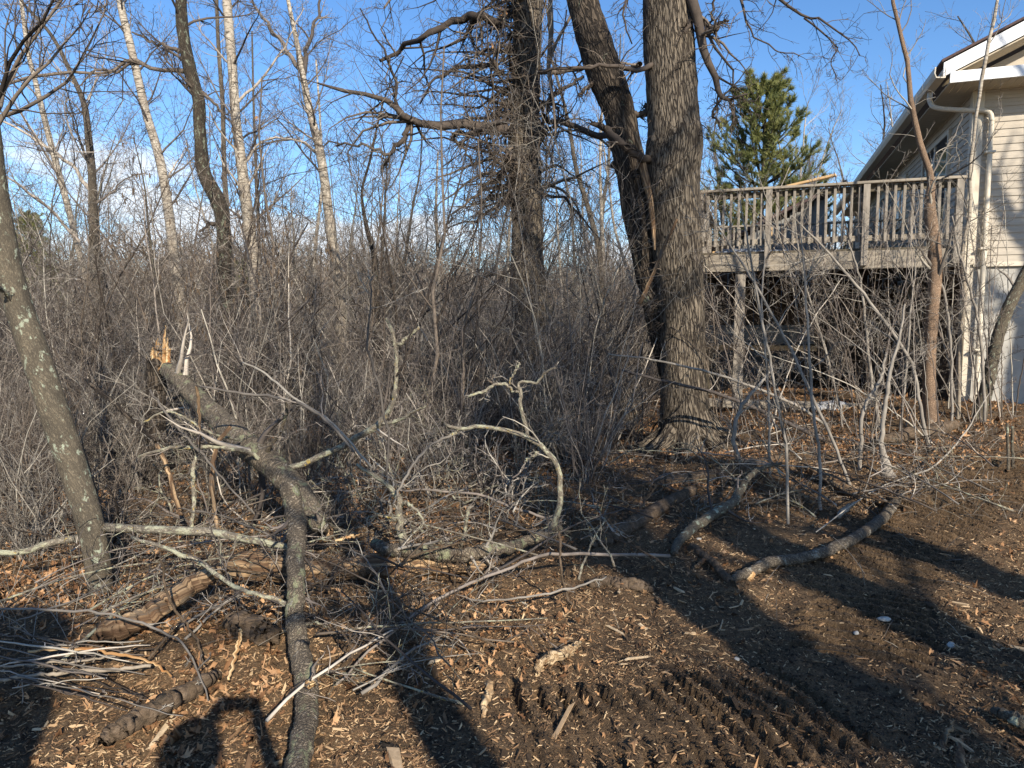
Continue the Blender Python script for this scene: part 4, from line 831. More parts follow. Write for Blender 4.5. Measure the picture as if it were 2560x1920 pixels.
log('earthy_log', G([(1480, 1458, 30, .02), (1530, 1452, 46, .04), (1600, 1462, 44, .04), (1640, 1470, 20, .02)]), 'dark earth-caked log chunk in the centre right of the clearing', 'muddy', k=18, bumps=.1)
log('pale_bark_strip', G([(2098, 1292, 14, .04), (2112, 1270, 20, .07), (2132, 1252, 10, .12)]), 'pale whitish bark strip standing in the litter left of the curved log tip', 'birch', 'bark strip', k=10, bumps=.2)
log('wood_chunk', G([(1338, 1684, 22, .02), (1370, 1655, 34, .03), (1420, 1630, 34, .03), (1462, 1615, 16, .03)]), 'stripped bright wood chunk in the lit centre of the clearing', 'stripped', 'wood chunk', k=14, bumps=.12)
log('wood_chunk', G([(1213, 1792, 12, .02), (1222, 1750, 26, .02), (1226, 1710, 24, .03), (1218, 1690, 8, .02)]), 'upright pale splintered chunk in the lit centre, below the other', 'stripped', 'wood chunk', k=12, bumps=.2)
log('wood_chunk', G([(2480, 1775, 24, .03), (2530, 1800, 40, .04), (2600, 1830, 40, .04)]), 'grey weathered wood chunk at the lower right edge', 'grey', 'wood chunk', k=12, bumps=.14)
log('wood_chunk', G([(920, 1888, 20, .01), (960, 1880, 36, .02), (1000, 1884, 14, .01)]), 'dark flat bark flake near the bottom centre', 'oakd', 'wood chunk', k=10, bumps=.2)
log('wood_chunk', G([(2352, 1890, 14, .02), (2364, 1820, 16, .05), (2376, 1790, 7, .07)]), 'small upright stick stub on the soil in the lower right', 'rotten', 'wood chunk', k=8)
log('wood_chunk', G([(2395, 1850, 18, .01), (2405, 1900, 30, .02), (2412, 1960, 34, .02)]), 'grey-brown slab of wood at the bottom edge, lower right', 'rotten', 'wood chunk', k=10, bumps=.15)
for (a, lab) in ((G([(2520, 1178, 9, .0), (2521, 1120, 9, .18), (2519, 1058, 8, .4)]), 'left one of two cut stakes at the right edge'), (G([(2532, 1172, 9, .0), (2531, 1120, 9, .17), (2529, 1065, 7, .38)]), 'right one of two cut stakes at the right edge')):
    log('cut_stake', a, lab, 'grey', 'stake', k=8, n=10)
# long thin stems and sticks in the foreground
sticks = [
 ('twig', G([(840, 1712, 8, .06), (955, 1600, 9, .12), (1100, 1492, 10, .2), (1272, 1422, 11, .26), (1369, 1389, 12, .26), (1525, 1387, 12, .16), (1680, 1390, 12, .06)]), 'long pale sapling stem bent across the birch log in the centre'),
 ('twig', G([(858, 1655, 6, .05), (1000, 1560, 7, .1), (1150, 1470, 8, .18), (1290, 1400, 8, .25), (1420, 1320, 7, .3), (1560, 1270, 5, .3)]), 'thin brown stem running parallel above the long pale one'),
 ('twigpale', G([(1165, 1500, 7, .05), (1240, 1500, 7, .1), (1340, 1490, 8, .14), (1430, 1470, 8, .16), (1520, 1440, 6, .14)]), 'arched thin stem low in the centre of the clearing edge'),
 ('muddy', G([(1398, 1330, 9, .4), (1402, 1400, 9, .28), (1412, 1465, 9, .12), (1445, 1525, 10, .02)]), 'upright brown stick leaning on the right end of the birch log'),
 ('twigpale', G([(-20, 1522, 8, .3), (120, 1522, 9, .3), (260, 1530, 9, .28), (370, 1560, 9, .24), (450, 1600, 8, .2), (500, 1680, 7, .14), (520, 1740, 5, .1)]), 'long thin stem entering from the left edge above the stick pile'),
 ('muddy', G([(400, 1400, 9, .5), (425, 1500, 9, .34), (480, 1590, 9, .2), (505, 1660, 7, .1)]), 'dark upright twig between the rotten slab and the fallen pole'),
 ('twig', G([(1000, 1225, 6, .4), (1080, 1225, 8, .32), (1200, 1235, 9, .28), (1280, 1265, 10, .2), (1400, 1300, 9, .12)]), 'brown crooked stem behind the birch log'),
 ('muddy', G([(1050, 1262, 10, .12), (1160, 1280, 12, .14), (1240, 1300, 12, .12), (1330, 1320, 9, .1)]), 'dirty low stick just behind the birch log'),
 ('twigpale', G([(2040, 1330, 4, .1), (2200, 1220, 5, .14), (2330, 1170, 6, .16), (2420, 1080, 5, .25), (2480, 980, 3, .45)]), 'arched pale stem rising over the leaf litter at right'),
 ('twig', [(1555, 925, 7.4, 8), (1650, 950, 7.6, 10), (1800, 985, 7.8, 12), (1960, 1050, 8.0, 14), (2080, 1110, 8.0, 14)], 'long grey stem sloping down right in front of the oak base'),
 ('twigpale', [(1520, 885, 7.2, 5), (1660, 905, 7.3, 7), (1820, 945, 7.4, 9), (1980, 1010, 7.5, 10), (2060, 1060, 7.6, 11)], 'upper of two long stems sloping in front of the oak base'),
 ('rotten', [(1598, 760, 7.9, 14), (1635, 680, 7.9, 14), (1665, 610, 7.9, 13), (1690, 550, 7.9, 9)], 'tan broken stick propped in the branches against the oak trunk'),
 ('fresh', G([(72, 1629, 9, .16), (190, 1626, 12, .18), (290, 1640, 11, .16), (380, 1662, 9, .12), (425, 1692, 7, .08)]), 'stick with a bright orange broken end in the pile at left'),
 ('birch', G([(-20, 1702, 13, .1), (90, 1690, 14, .12), (170, 1676, 15, .12), (270, 1668, 14, .12), (380, 1656, 12, .1)]), 'white birch stick in the pile at left'),
 ('birch', G([(-20, 1670, 8, .12), (90, 1665, 9, .13), (200, 1655, 8, .13), (330, 1630, 7, .12)]), 'thin whitish stick just above the white birch stick'),
 ('fresh', G([(838, 1352, 8, .34), (870, 1342, 12, .36), (900, 1338, 6, .38)]), 'small orange splinter on top of the decayed log'),
 ('rotten', [(497, 1115, 4.9, 13), (500, 1060, 4.88, 10), (498, 990, 4.86, 12), (497, 965, 4.85, 9)], 'stripped tan stick standing upright before the fallen tree'),
 ('rotten', [(392, 1110, 5.2, 14), (412, 1160, 5.1, 16), (430, 1220, 5.0, 18), (450, 1290, 4.9, 16)], 'peeling tan stem left of the stripped upright stick'),
 ('rotten', [(575, 1065, 5.1, 14), (545, 1110, 5.0, 15), (535, 1190, 4.9, 18), (542, 1260, 4.8, 18), (556, 1330, 4.7, 16)], 'thick tan peeled stem in front of the fallen tree'),
 ('lichen', [(490, 1140, 4.9, 13), (480, 1190, 4.85, 14), (486, 1260, 4.8, 14), (478, 1340, 4.7, 14)], 'knobbly vertical stick between the two peeled stems'),
 ('oakd', [(215, 950, 5.2, 12), (250, 975, 5.1, 18), (320, 1035, 5.0, 16), (360, 1070, 4.95, 16), (400, 1105, 4.9, 12)], 'dark bent branch left of the snag sloping down right'),
 ('twigpale', [(375, 975, 5.0, 8), (420, 1040, 4.9, 8), (470, 1100, 4.8, 9), (500, 1130, 4.75, 9), (560, 1200, 4.7, 7), (640, 1290, 4.6, 6)], 'thin diagonal stick crossing the peeled stems'),
 ('fresh', G([(572, 1700, 10, .1), (590, 1620, 14, .16), (602, 1570, 12, .22)]), 'orange splintered sliver standing left of the slim fallen pole'),
]
for m_, pts, lab in sticks: log('stick', pts, lab, m_, 'stick', k=8, n=26, bumps=.04, twigs=0 if m_ in ('fresh', 'rotten', 'muddy') else 4, tl=(.08, .2))
for i in range(24):
    y0 = rng.uniform(1545, 1740); x0 = rng.uniform(-60, 120); L_ = rng.uniform(200, 420); s = rng.normal(.08, .24)
    hgt = rng.uniform(.03, .2)
    log('loose_stick', G([(x0, y0, 5, hgt), (x0 + L_ * .5, y0 + L_ * .5 * s + rng.normal(0, 6), rng.uniform(4, 9), hgt + .02), (x0 + L_, y0 + L_ * s, 4, hgt)]), 'thin grey stick among many alike in the pile at the left edge', ['twig', 'twigpale', 'twigdark'][i % 3], 'stick', k=5, n=12, bumps=0, twigs=1, tl=(.08, .2), group='sticks heaped at the left edge')
for i in range(250):
    if i < 140: x0 = rng.uniform(280, 1560); y0 = rng.uniform(1180, 1560 if x0 < 900 else 1470)
    elif i < 235: x0 = rng.uniform(1480, 2420); y0 = rng.uniform(1090, 1300)
    else: x0 = rng.uniform(760, 1150); y0 = rng.uniform(1500, 1750)
    q = on(x0, y0); a = rng.uniform(0, 3.14); L_ = rng.uniform(.3, 1.1); hh = rng.uniform(0.02, .22); tl_ = rng.normal(0, .2)
    dx, dy = math.cos(a) * L_ / 2, math.sin(a) * L_ / 2; n = 9; t = np.linspace(-1, 1, n)
    P = np.c_[q[0] + dx * t, q[1] + dy * t, np.zeros(n)]; P[:, :2] += np.cumsum(rng.normal(0, .012, (n, 2)), 0)
    P[:, 2] = ground_low(P[:, 0], P[:, 1]) + hh + .015 + tl_ * L_ * .25 * (t + 1) * (tl_ > 0) + .06 * (1 - t * t) * rng.random()
    root = empty('dead_branch', (q[0], q[1], q[2])); tag(root, 'dry fallen branch among many alike littering the brush edge', 'branch', 'dead branches littering the brush edge')
    t_ = Tubes(); rr0 = rng.uniform(.003, .009); t_.add(P, np.linspace(rr0, rr0 * .5, n), 6, rng.random(), cap=True)
    c = t_; a_, b_ = grow(P, np.full(n, rr0), 7, .1, 1, (25, 80), (.2, .5), 6, .2, .1, .5, .0015, .002); c.add(a_, b_, 3); crown_from(c, [(a_, b_)], [TW(2)], (3,)); t_.obj('stem', M[['twig', 'twigpale', 'muddy', 'lichen', 'twigdark'][i % 5]], root)

for i in range(90):   # forked dead tops standing in the tangle
    x0 = rng.uniform(330, 1320); y0 = rng.uniform(1110, 1360); q = on(x0, y0); lean = unit(np.array([rng.normal(0, .7), rng.normal(-.1, .4), rng.uniform(.5, 1.3)])); L_ = rng.uniform(.4, 1.15); n = 10
    dd_ = [lean]
    for j in range(n - 1): dd_.append(unit(dd_[-1] + rng.normal(0, .3, 3)))
    P = np.array([q[0], q[1], gz(q[0], q[1])]) + np.cumsum(np.array(dd_), 0) * L_ / n; r0 = rng.uniform(.004, .012)
    root = empty('forked_dead_branch', (q[0], q[1], q[2])); tag(root, 'pale forked dead branch among many alike sticking up from the tangle', 'branch', 'forked dead branches sticking up from the tangle')
    t_ = Tubes(); Rq = np.linspace(r0, r0 * .45, n); t_.add(P, Rq, 7, rng.random(), cap=True); a_, b_ = grow(P, Rq, 5, .15, 1, (30, 75), (.3, .65), 7, .26, .1, .65, .0025, .003); t_.add(a_, b_, 5)
    crown_from(t_, [(a_, b_)], [dict(TW(4), wob=.3), TW(2)], (4, 3)); t_.obj('stem', M[['lichen', 'twigpale', 'twig', 'lichen'][i % 4]], root)
# ------------------------------------------------------------------ SHRUBS
def shrub_tubes(seed, stems=9, h=2.3, side=7, tw=3, tw2=0, spread=.36, rbase=.010, k=3, minr=.002):
    global rng
    keep = rng; rng = np.random.default_rng(seed); t = Tubes(); n = 8
    P = np.zeros((stems, n, 3)); a = rng.uniform(0, 6.28, stems); P[:, 0, 0] = np.cos(a) * rng.uniform(0, .25, stems); P[:, 0, 1] = np.sin(a) * rng.uniform(0, .25, stems); P[:, 0, 2] = -.05
    d = np.c_[np.cos(a) * spread * rng.random(stems), np.sin(a) * spread * rng.random(stems), np.ones(stems)]; H = h * rng.uniform(.5, 1.05, stems)
    for j in range(1, n): d = unit(d + rng.normal(0, .13, (stems, 3))); P[:, j] = P[:, j - 1] + d * (H / (n - 1))[:, None]
    Rr = np.linspace(1, .35, n)[None] * np.exp(rng.normal(-.1, .4, (stems, 1))) * rbase; t.add(P, Rr, 4)
    s1 = dict(kids=side, t0=.12, t1=1, ang=(18, 62), ratio=(.22, .6), n=6, wob=.14, up=.2, rr=.5, tip=minr * .6, minr=minr, short=.4)
    q, r = grow(P, Rr, **s1); t.add(q, r, k)
    if tw: q, r = grow(q, r, tw, .15, 1, (25, 75), (.3, .7), 4, .2, .1, .6, minr * .6, minr); t.add(q, r, k)
    if tw2: q, r = grow(q, r, tw2, .15, 1, (25, 65), (.4, .7), 4, .2, .2, .6, minr * .6, minr); t.add(q, r, k)
    rng = keep; return t
protos = []
for s in range(8):
    t = shrub_tubes(100 + s, stems=int(9 + s % 4 * 3), h=1.9 + .15 * s, side=6, tw=4, tw2=1)
    protos.append(t)
def excluded(x, y):
    if x > .2 * y and y > 7.2 and y < 16: return True        # deck and house
    if x > .9 + 0.0 * y and y < 7.6: return True              # churned clearing
    if y > 9 and x > .6 * y: return True
    if y < 5.4 and x > -2.3: return True
    if x > -.5 and y < 6.3: return True
    if math.hypot(x - 2.1, y - 8.7) < .7: return True
    return False
sh_first = {}
cnt = 0
while cnt < 190:
    y = rng.uniform(4.6, 15.5); x = rng.uniform(-.82, .62) * y
    if excluded(x, y) or vnoise(np.array(x * .9), np.array(y * .7), 77) > .35: continue
    if y < 6.5 and rng.random() < .35: continue
    if abs(x / y + .50) < .08 and y < 6.6: continue
    k = int(rng.integers(0, 8)); sc = rng.uniform(.5, 1.02) * (1 if y > 7 else .72)
    if k in sh_first: o = sh_first[k].copy(); C.objects.link(o)
    else: o = protos[k].obj('bare_shrub', M[['twig', 'twigpale', 'twig', 'twigdark', 'twigpale', 'twig', 'twigpale', 'twig'][k]], None); sh_first[k] = o
    tag(o, 'leafless many-stemmed shrub in the grey brush thicket', 'shrub', 'leafless shrubs of the thicket')
    o.location = (x, y, gz(x, y)); o.rotation_euler = (rng.normal(0, .13), rng.normal(0, .13), rng.uniform(0, 6.28)); o.scale = (sc, sc, sc * rng.uniform(.62, .98)); cnt += 1

def merged(name, tubes, spots, mat, label=None, cat=None):
    Vs, Fs, Ts, Bs = [], [], [], []; n0 = 0; data = []
    for t in tubes: data.append((np.concatenate(t.V), np.concatenate(t.Fq), np.concatenate(t.T), np.concatenate(t.B)))
    for (x, y, z, rz, s, k) in spots:
        V, Fq, T_, B_ = data[k]; c, si = math.cos(rz) * s, math.sin(rz) * s
        Vs.append(np.c_[V[:, 0] * c - V[:, 1] * si + x, V[:, 0] * si + V[:, 1] * c + y, V[:, 2] * s + z]); Fs.append(Fq + n0); n0 += len(V); Ts.append(T_); Bs.append(B_)
    o = mesh_obj(name, np.concatenate(Vs), [np.concatenate(Fs)], mat, None, {'tint': np.concatenate(Ts), 'bk': np.concatenate(Bs)}); tag(o, label, cat, None, 'stuff'); return o
lt = [shrub_tubes(300 + s, stems=10, h=2.2 + .2 * (s % 3), side=6, tw=2, tw2=0, rbase=.009, minr=.0028) for s in range(6)]
spots = []
while len(spots) < 280:
    y = rng.uniform(7.5, 20); x = rng.uniform(-.85, .75) * y
    if excluded(x, y) or vnoise(np.array(x * .7), np.array(y * .5), 78) > .3 or (y < 15 and x > .3 * y and y > 9): continue
    spots.append((x, y, gz(x, y), rng.uniform(0, 6.28), rng.uniform(.45, .88), int(rng.integers(0, 6))))
merged('brush_thicket', lt, spots, M['twig'], 'dense mass of grey leafless brush filling the middle ground', 'brush')
lt = [shrub_tubes(400 + s, stems=14, h=3.1, side=6, tw=2, tw2=0, rbase=.016, minr=.0055, spread=.5) for s in range(5)]
spots = []
while len(spots) < 420:
    y = 18 + 34 * rng.random() ** 1.2; x = rng.uniform(-.9, .9) * y
    if x > .2 * y and y < 24: continue
    spots.append((x, y, gz(x, y), rng.uniform(0, 6.28), rng.uniform(.7, 1.15), int(rng.integers(0, 5))))
merged('distant_brush', lt, spots, M['brush'], 'paler grey brush fading back between the farther trees', 'brush')
lt = [shrub_tubes(500 + s, stems=22, h=6.0, side=7, tw=2, tw2=0, rbase=.035, minr=.018, spread=.55) for s in range(4)]
spots = []
while len(spots) < 420:
    y = 50 + 45 * rng.random(); x = rng.uniform(-.95, .95) * y
    sc = rng.uniform(.8, 1.2) * (1.3 if x < -.1 * y else 1.0)
    spots.append((x, y, gz(x, y), rng.uniform(0, 6.28), sc, int(rng.integers(0, 4))))
merged('far_thicket', lt, spots, M['hedge'], 'rose-brown far thicket along the horizon at left', 'brush')
tall = [shrub_tubes(600 + s, stems=3, h=4.6, side=12, tw=5, tw2=2, rbase=.016, spread=.22, k=3) for s in range(5)]
tf = {}
n_ = 0
while n_ < 125:
    y = rng.uniform(7.5, 19); x = rng.uniform(-.8, .26) * y
    if excluded(x, y): continue
    k = int(rng.integers(0, 5)); sc = rng.uniform(.6, 1.15)
    if k in tf: o = tf[k].copy(); C.objects.link(o)
    else: o = tall[k].obj('tall_shrub', M[['twig', 'twigdark', 'twigpale', 'twig', 'twigdark'][k]], None); tf[k] = o
    tag(o, 'tall wispy bare shrub whose thin stems rise above the thicket', 'shrub', 'tall bare shrubs rising out of the thicket')
    o.location = (x, y, gz(x, y)); o.rotation_euler = (rng.normal(0, .1), rng.normal(0, .1), rng.uniform(0, 6.28)); o.scale = (sc * 1.1, sc * 1.1, sc); n_ += 1
# wooded rise behind everything
hx = np.linspace(-260, 260, 90); hy = np.linspace(96, 240, 14); X, Y = np.meshgrid(hx, hy)
Z = -1.5 + (4.5 + 4 * sstep(20, -120, X) + 1.6 * vnoise(X * .05, Y * .03, 31) + .8 * vnoise(X * .21, Y * .1, 32)) * np.sin(np.clip((Y - 94) / 90, 0, 1) * 1.57)
i = np.arange(90 * 14).reshape(14, 90); f = np.stack([i[:-1, :-1], i[:-1, 1:], i[1:, 1:], i[1:, :-1]], -1).reshape(-1, 4)
tag(mesh_obj('hill', np.stack([X, Y, Z], -1).reshape(-1, 3), [f], M['hill']), kind='structure')

# ------------------------------------------------------------------ FAR TREES
far_proto = []
def bare_tree_mesh(seed, h, r0, mat, tmat, fork=False):
    global rng
    keep = rng; rng = np.random.default_rng(seed); n = 16
    d = np.array([rng.normal(0, .10), rng.normal(0, .10), 1.0]); P = [np.array([0, 0, -.1])]
    for j in range(n - 1): d = unit(d + np.r_[rng.normal(0, .07, 2), 0.0]); P.append(P[-1] + d * h / (n - 1))
    P = np.array(P); Rr = np.linspace(r0, r0 * .15, n); t = Tubes(); t.add(P, Rr, 8)
    c = Tubes(); p, r = grow(P, Rr, 22, .25, 1, (25, 60), (.14, .34), 7, .14, .5, .45, .006, .008, short=.5); c.add(p, r, 4)
    crown_from(c, [(p, r)], [dict(SUB(6), minr=.005, tip=.003), dict(TW(3), minr=.0045, tip=.003)], (3, 3)); rng = keep
    a = t.obj('trunk', M[mat], None, True); b_ = c.obj('crown', M[tmat], None, True); return a, b_
tp = [bare_tree_mesh(900, 11, .11, 'birch', 'brush'), bare_tree_mesh(901, 12, .13, 'grey', 'brush'), bare_tree_mesh(902, 10, .08, 'birch', 'twig'), bare_tree_mesh(903, 13, .15, 'oak', 'brush'), bare_tree_mesh(904, 9, .09, 'grey', 'twig')]
used = [False] * 5; kinds = ['slim white birch', 'grey bare tree', 'small white birch', 'sturdy dark bare tree', 'small grey bare tree']
n_t = 0
while n_t < 150:
    y = 20 + 55 * rng.random() ** 1.3; x = rng.uniform(-.8, .85) * y
    if x > .15 * y and y < 21: continue
    if x < -.05 * y and rng.random() < .35: continue
    k = int(rng.integers(0, 5)); root = empty('far_tree', (x, y, gz(x, y)), rng.uniform(0, 6.28)); s = rng.uniform(.62, 1.0) * (1.0 if x > -.1 * y else .85); root.scale = (s, s, s)
    tag(root, kinds[k] + ' standing in the woods behind the thicket', 'tree', kinds[k] + ' in the far woods')
    for o in tp[k]:
        if used[k]: o = o.copy(); C.objects.link(o)
        o.parent = root
    used[k] = True; n_t += 1

# pines
def pine(name, x, y, h, rad, label, seed, start=.18, tufts=9):
    global rng
    keep = rng; rng = np.random.default_rng(seed); root = empty(name, (x, y, gz(x, y))); tag(root, label, 'pine tree')
    z0 = gz(x, y); P = np.c_[np.full(20, x) + np.linspace(0, .1, 20), np.full(20, y), z0 + np.linspace(-.1, h, 20)]; Rr = np.linspace(.13 * h / 8, .02, 20)
    t = Tubes(); t.add(P, Rr, 10); t.obj('trunk', M['oakd'], root); br = Tubes(); tips = []
    for w in range(20):
        f = start + (1 - start) * (w / 20) ** .95; zc = z0 + h * f; L = rad * (1 - f) ** .62 * 1.12 + .12
        for b_ in range(7):
            a = b_ * .9 + w * 1.3 + rng.normal(0, .3); l = L * rng.uniform(.6, 1.15); n = 7; tt = np.linspace(0, 1, n); rise = .25 + .75 * f
            Q = np.c_[x + np.cos(a) * l * tt, y + np.sin(a) * l * tt, zc + l * (rise * tt ** 1.6 - .05)]; br.add(Q, np.linspace(.03, .008, n), 4)
            c, r = grow(Q, np.full(n, .012), 9, .25, 1, (25, 55), (.18, .36), 4, .1, .6, .6, .004, .004); br.add(c, r, 3); tips += [Q[-3:]]; tips += [q[-3:] for q in c]
    br.obj('branches', M['oakd'], root)
    tips = np.array(tips); m = len(tips); K = 75
    u = rng.random((m, K, 1)) * 2; i0 = np.minimum(u.astype(int)[..., 0], 1); fr = u - i0[..., None]; ar = np.arange(m)[:, None]
    base = tips[ar, i0] * (1 - fr) + tips[ar, i0 + 1] * fr; ax = unit(tips[:, 2] - tips[:, 0])[:, None]
    d = unit(ax * .9 + rng.normal(0, .55, (m, K, 3)) + np.array([0, 0, .25])); ln = rng.uniform(.10, .20, (m, K, 1)); side_ = unit(np.cross(d, rng.normal(size=(m, K, 3)))) * .008
    V = np.stack([base - side_, base + side_, base + d * ln], 2).reshape(-1, 3); tint = np.repeat(np.clip(rng.normal(.5, .16, (m, 1)) + rng.normal(0, .15, (m, K)), 0, 1).ravel(), 3)
    mesh_obj('needles', V, [np.arange(len(V)).reshape(-1, 3)], M['needle'], root, {'tint': tint}, False); rng = keep
pine('pine_tree', 6.9, 20.0, 7.7, 2.2, 'bushy green pine rising behind the deck railing', 71)
pine('pine_tree', -24.3, 36.0, 7.3, 1.6, 'distant small green pine at the left edge', 72)
pine('pine_tree', 13.0, 34.0, 5.0, 1.3, 'small far pine just right of the bushy pine', 73)
pine('pine_tree', -17.5, 46.0, 5.6, 1.5, 'faint low pine behind the brush between birches at left', 74)

# catkin clusters? small hanging dry leaves on the centre tree
def leaf_cloud(name, P, size, mat, parent=None, flat=.35, tint=None, kind=None, label=None, cat=None):
    """oak-like lobed dead leaves, each a small curled fan"""
    m = len(P); a = np.linspace(0, 2 * np.pi, 13)[:-1]; r = np.array([1.0, .52, .82, .42, .66, .36, .55, .36, .66, .42, .82, .52])
    ox = np.cos(a) * r * .5; oy = np.sin(a) * r * .32; tmpl = np.vstack([[0, 0, 0], np.c_[ox, oy, np.zeros(12)]])
    cur = rng.normal(.7, .9, (m, 1)); cur2 = rng.normal(0, .7, (m, 1))
    lob = 1 + np.c_[np.zeros(m), rng.normal(0, .2, (m, 12))]; X_ = np.repeat(tmpl[None, :, 0], m, 0) * lob; Y_ = np.repeat(tmpl[None, :, 1], m, 0) * lob * rng.uniform(.55, 1.2, (m, 1)); Z_ = cur * (Y_ ** 2) * 4 + cur2 * X_ ** 2 * 1.6 + rng.normal(0, .03, X_.shape)
    L = np.stack([X_, Y_, Z_], -1) * (size * rng.uniform(.55, 1.15, m))[:, None, None]
    nrm = unit(np.c_[rng.normal(0, flat, (m, 2)), np.ones(m)]); t = unit(np.cross(nrm, rng.normal(size=(m, 3)))); b_ = np.cross(nrm, t)
    W = P[:, None] + L[..., :1] * t[:, None] + L[..., 1:2] * b_[:, None] + L[..., 2:] * nrm[:, None]
    i = np.arange(12); f = np.c_[np.zeros(12, int), 1 + i, 1 + (i + 1) % 12]; Fc = (f[None] + (np.arange(m) * 13)[:, None, None]).reshape(-1, 3)
    if tint is None: tint = rng.random(m)
    o = mesh_obj(name, W.reshape(-1, 3), [Fc], mat, parent, {'tint': np.repeat(tint, 13)}); tag(o, label, cat, None, kind); return o
for (px, py, d, n) in ((1258, 28, 10, 5), (1237, 110, 10, 3), (1405, 905, 9, 2), (520, 235, 12.5, 3), (640, 300, 12.5, 3), (312, 360, 15, 4)):
    q = at(px, py, d); leaf_cloud('leaf_cluster', q + rng.normal(0, .025, (n, 3)), .12, M['leaf'], None, 2.0, None, None,
      {1258: 'largest orange dry leaf cluster caught high in the centre tree', 1237: 'pair of orange dry leaves caught below the largest cluster', 1405: 'dry leaves caught in the brush right of centre', 520: 'small dry leaf cluster in the twigs beside the dark oak', 640: 'brown leaf cluster hanging right of the tall birch', 312: 'pale leaf cluster hanging left of the leaning birch'}[px], 'leaves')
# alder catkins hanging on the shrubs at left
root = empty('alder_tree', (-3.2, 8.5, gz(-3.2, 8.5))); tag(root, 'wispy alder hung with brown catkins in the left middle ground', 'tree')
A = Tubes(); ends = []
for i in range(7):
    b0 = np.array([-3.2 + rng.normal(0, .5), 8.5 + rng.normal(0, .3), gz(-3.2, 8.5) - .05]); dirr = unit(np.array([rng.normal(0, .28), rng.normal(0, .15), 1.0])); n_ = 12; Q = b0 + dirr * np.linspace(0, rng.uniform(2.4, 3.7), n_)[:, None] + np.cumsum(rng.normal(0, .025, (n_, 3)), 0)
    A.add(Q, np.linspace(.018, .004, n_), 5); a_, b_ = grow(Q, np.linspace(.018, .004, n_), 14, .3, 1, (25, 60), (.15, .35), 7, .15, .35, .45, .002, .003); A.add(a_, b_, 4); ends.append(crown_from(A, [(a_, b_)], [TW(6), TW(2)], (3, 3))[0][0][:, -1])
A.obj('branches', M['twig'], root); Pc = np.concatenate(ends); Pc = Pc[rng.permutation(len(Pc))[:260]]; n = 4; m = len(Pc); t = Tubes(); tt = np.linspace(0, 1, n)
P = Pc[:, None] + np.stack([np.zeros(n), np.zeros(n), -tt * .07], -1)[None] + rng.normal(0, .004, (m, n, 3)); t.add(P, np.tile(np.array([.004, .008, .008, .003]), (m, 1)), 5, rng.uniform(0, .4, m)); tag(t.obj('catkins', M['muddy'], root), kind='stuff')

# ------------------------------------------------------------------ GROUND LITTER
def scatter(n, ymin, ymax, power, dens):
    out = []
    while sum(len(o) for o in out) < n:
        y = ymin + (ymax - ymin) * rng.random(n) ** power; x = rng.uniform(-.8, .8, n) * y; k = rng.random(n) < dens(x, y); out.append(np.c_[x, y][k])
    q = np.concatenate(out)[:n]; return np.c_[q, ground_z(q[:, 0], q[:, 1])]
def d_leaf(x, y):
    d = np.where(y > 5.6, 1.0, .25); d = np.where(x < -.35 * y, .8, d); d = np.where((x > .5) & (y < 5.4), .13, d); d = np.where((x > .5) & (y > 5.9), 1.6, d)
    for l, w in TRACKS:
        t, _ = track_dist(x, y, l); d = np.where(t < w * 1.1, d * .12, d)
    return d * np.clip(.5 + 1.1 * vnoise(x * 1.7, y * 1.7, 44) + .4 * vnoise(x * 5, y * 5, 45), .06, 1)
P = scatter(26000, 2.0, 14, 1.4, d_leaf); P[:, 2] += rng.uniform(.005, .03, len(P))
leaf_cloud('leaf_litter', P, .066, M['leaf'], None, .75, None, 'stuff', 'brown dead oak leaves carpeting the ground under the brush', 'leaves')
P = scatter(5000, 7.5, 22, 1.2, lambda x, y: np.ones_like(x)); P[:, 2] += .02
leaf_cloud('leaf_litter', P, .12, M['leaf'], None, .5, None, 'stuff', 'dead leaves on the ground deeper in the thicket', 'leaves')
def shards(name, P, ln, wd, th, mat, label, cat, tilt=.35, tintf=None):
    m = len(P); L = np.exp(rng.normal(math.log(ln), .55, m)); W = L * rng.uniform(.1, .34, m) * wd; T_ = np.minimum(W * .6, th * rng.uniform(.4, 1.2, m))
    c = np.array([(-1, -.5, -1), (-.8, .7, -1), (.9, .6, -1), (1, -.6, -1), (-.9, -.4, 1), (-.7, .5, 1), (.8, .5, 1), (.85, -.4, 1)]) * .5
    V = c[None] * (1 + rng.normal(0, .22, (m, 8, 3))) * np.stack([L, W, T_], -1)[:, None]
    nrm = unit(np.c_[rng.normal(0, tilt, (m, 2)), np.ones(m)]); t = unit(np.cross(nrm, rng.normal(size=(m, 3)))); b_ = np.cross(nrm, t)
    Wd = P[:, None] + V[..., :1] * t[:, None] + V[..., 1:2] * b_[:, None] + V[..., 2:] * nrm[:, None]
    f = np.array([(0, 1, 2, 3), (4, 7, 6, 5), (0, 4, 5, 1), (1, 5, 6, 2), (2, 6, 7, 3), (3, 7, 4, 0)]); Fc = (f[None] + (np.arange(m) * 8)[:, None, None]).reshape(-1, 4)
    ti = rng.random(m) if tintf is None else tintf(m)
    return tag(mesh_obj(name, Wd.reshape(-1, 3), [Fc], mat, None, {'tint': np.repeat(ti, 8)}, False), label, cat, None, 'stuff')
def d_chip(x, y):
    d = .62 + .4 * np.exp(-(((x + .1) / 1.3) ** 2 + ((y - 3.2) / 1.1) ** 2)) ; d = d + .3 * (vnoise(x * 1.6, y * 1.6, 51)); 
    for l, w in TRACKS:
        t, _ = track_dist(x, y, l); d = np.where(t < w, d * .35, d)
    return np.clip(d, .05, 1)
P = scatter(95000, 1.9, 7.5, 1.25, d_chip); P[:, 2] += .003; shards('wood_chips', P, .013, 1.1, .004, M['chips'], 'fine shredded wood chips strewn over the churned soil', 'wood chips', .5, lambda m: rng.random(m) ** .75)
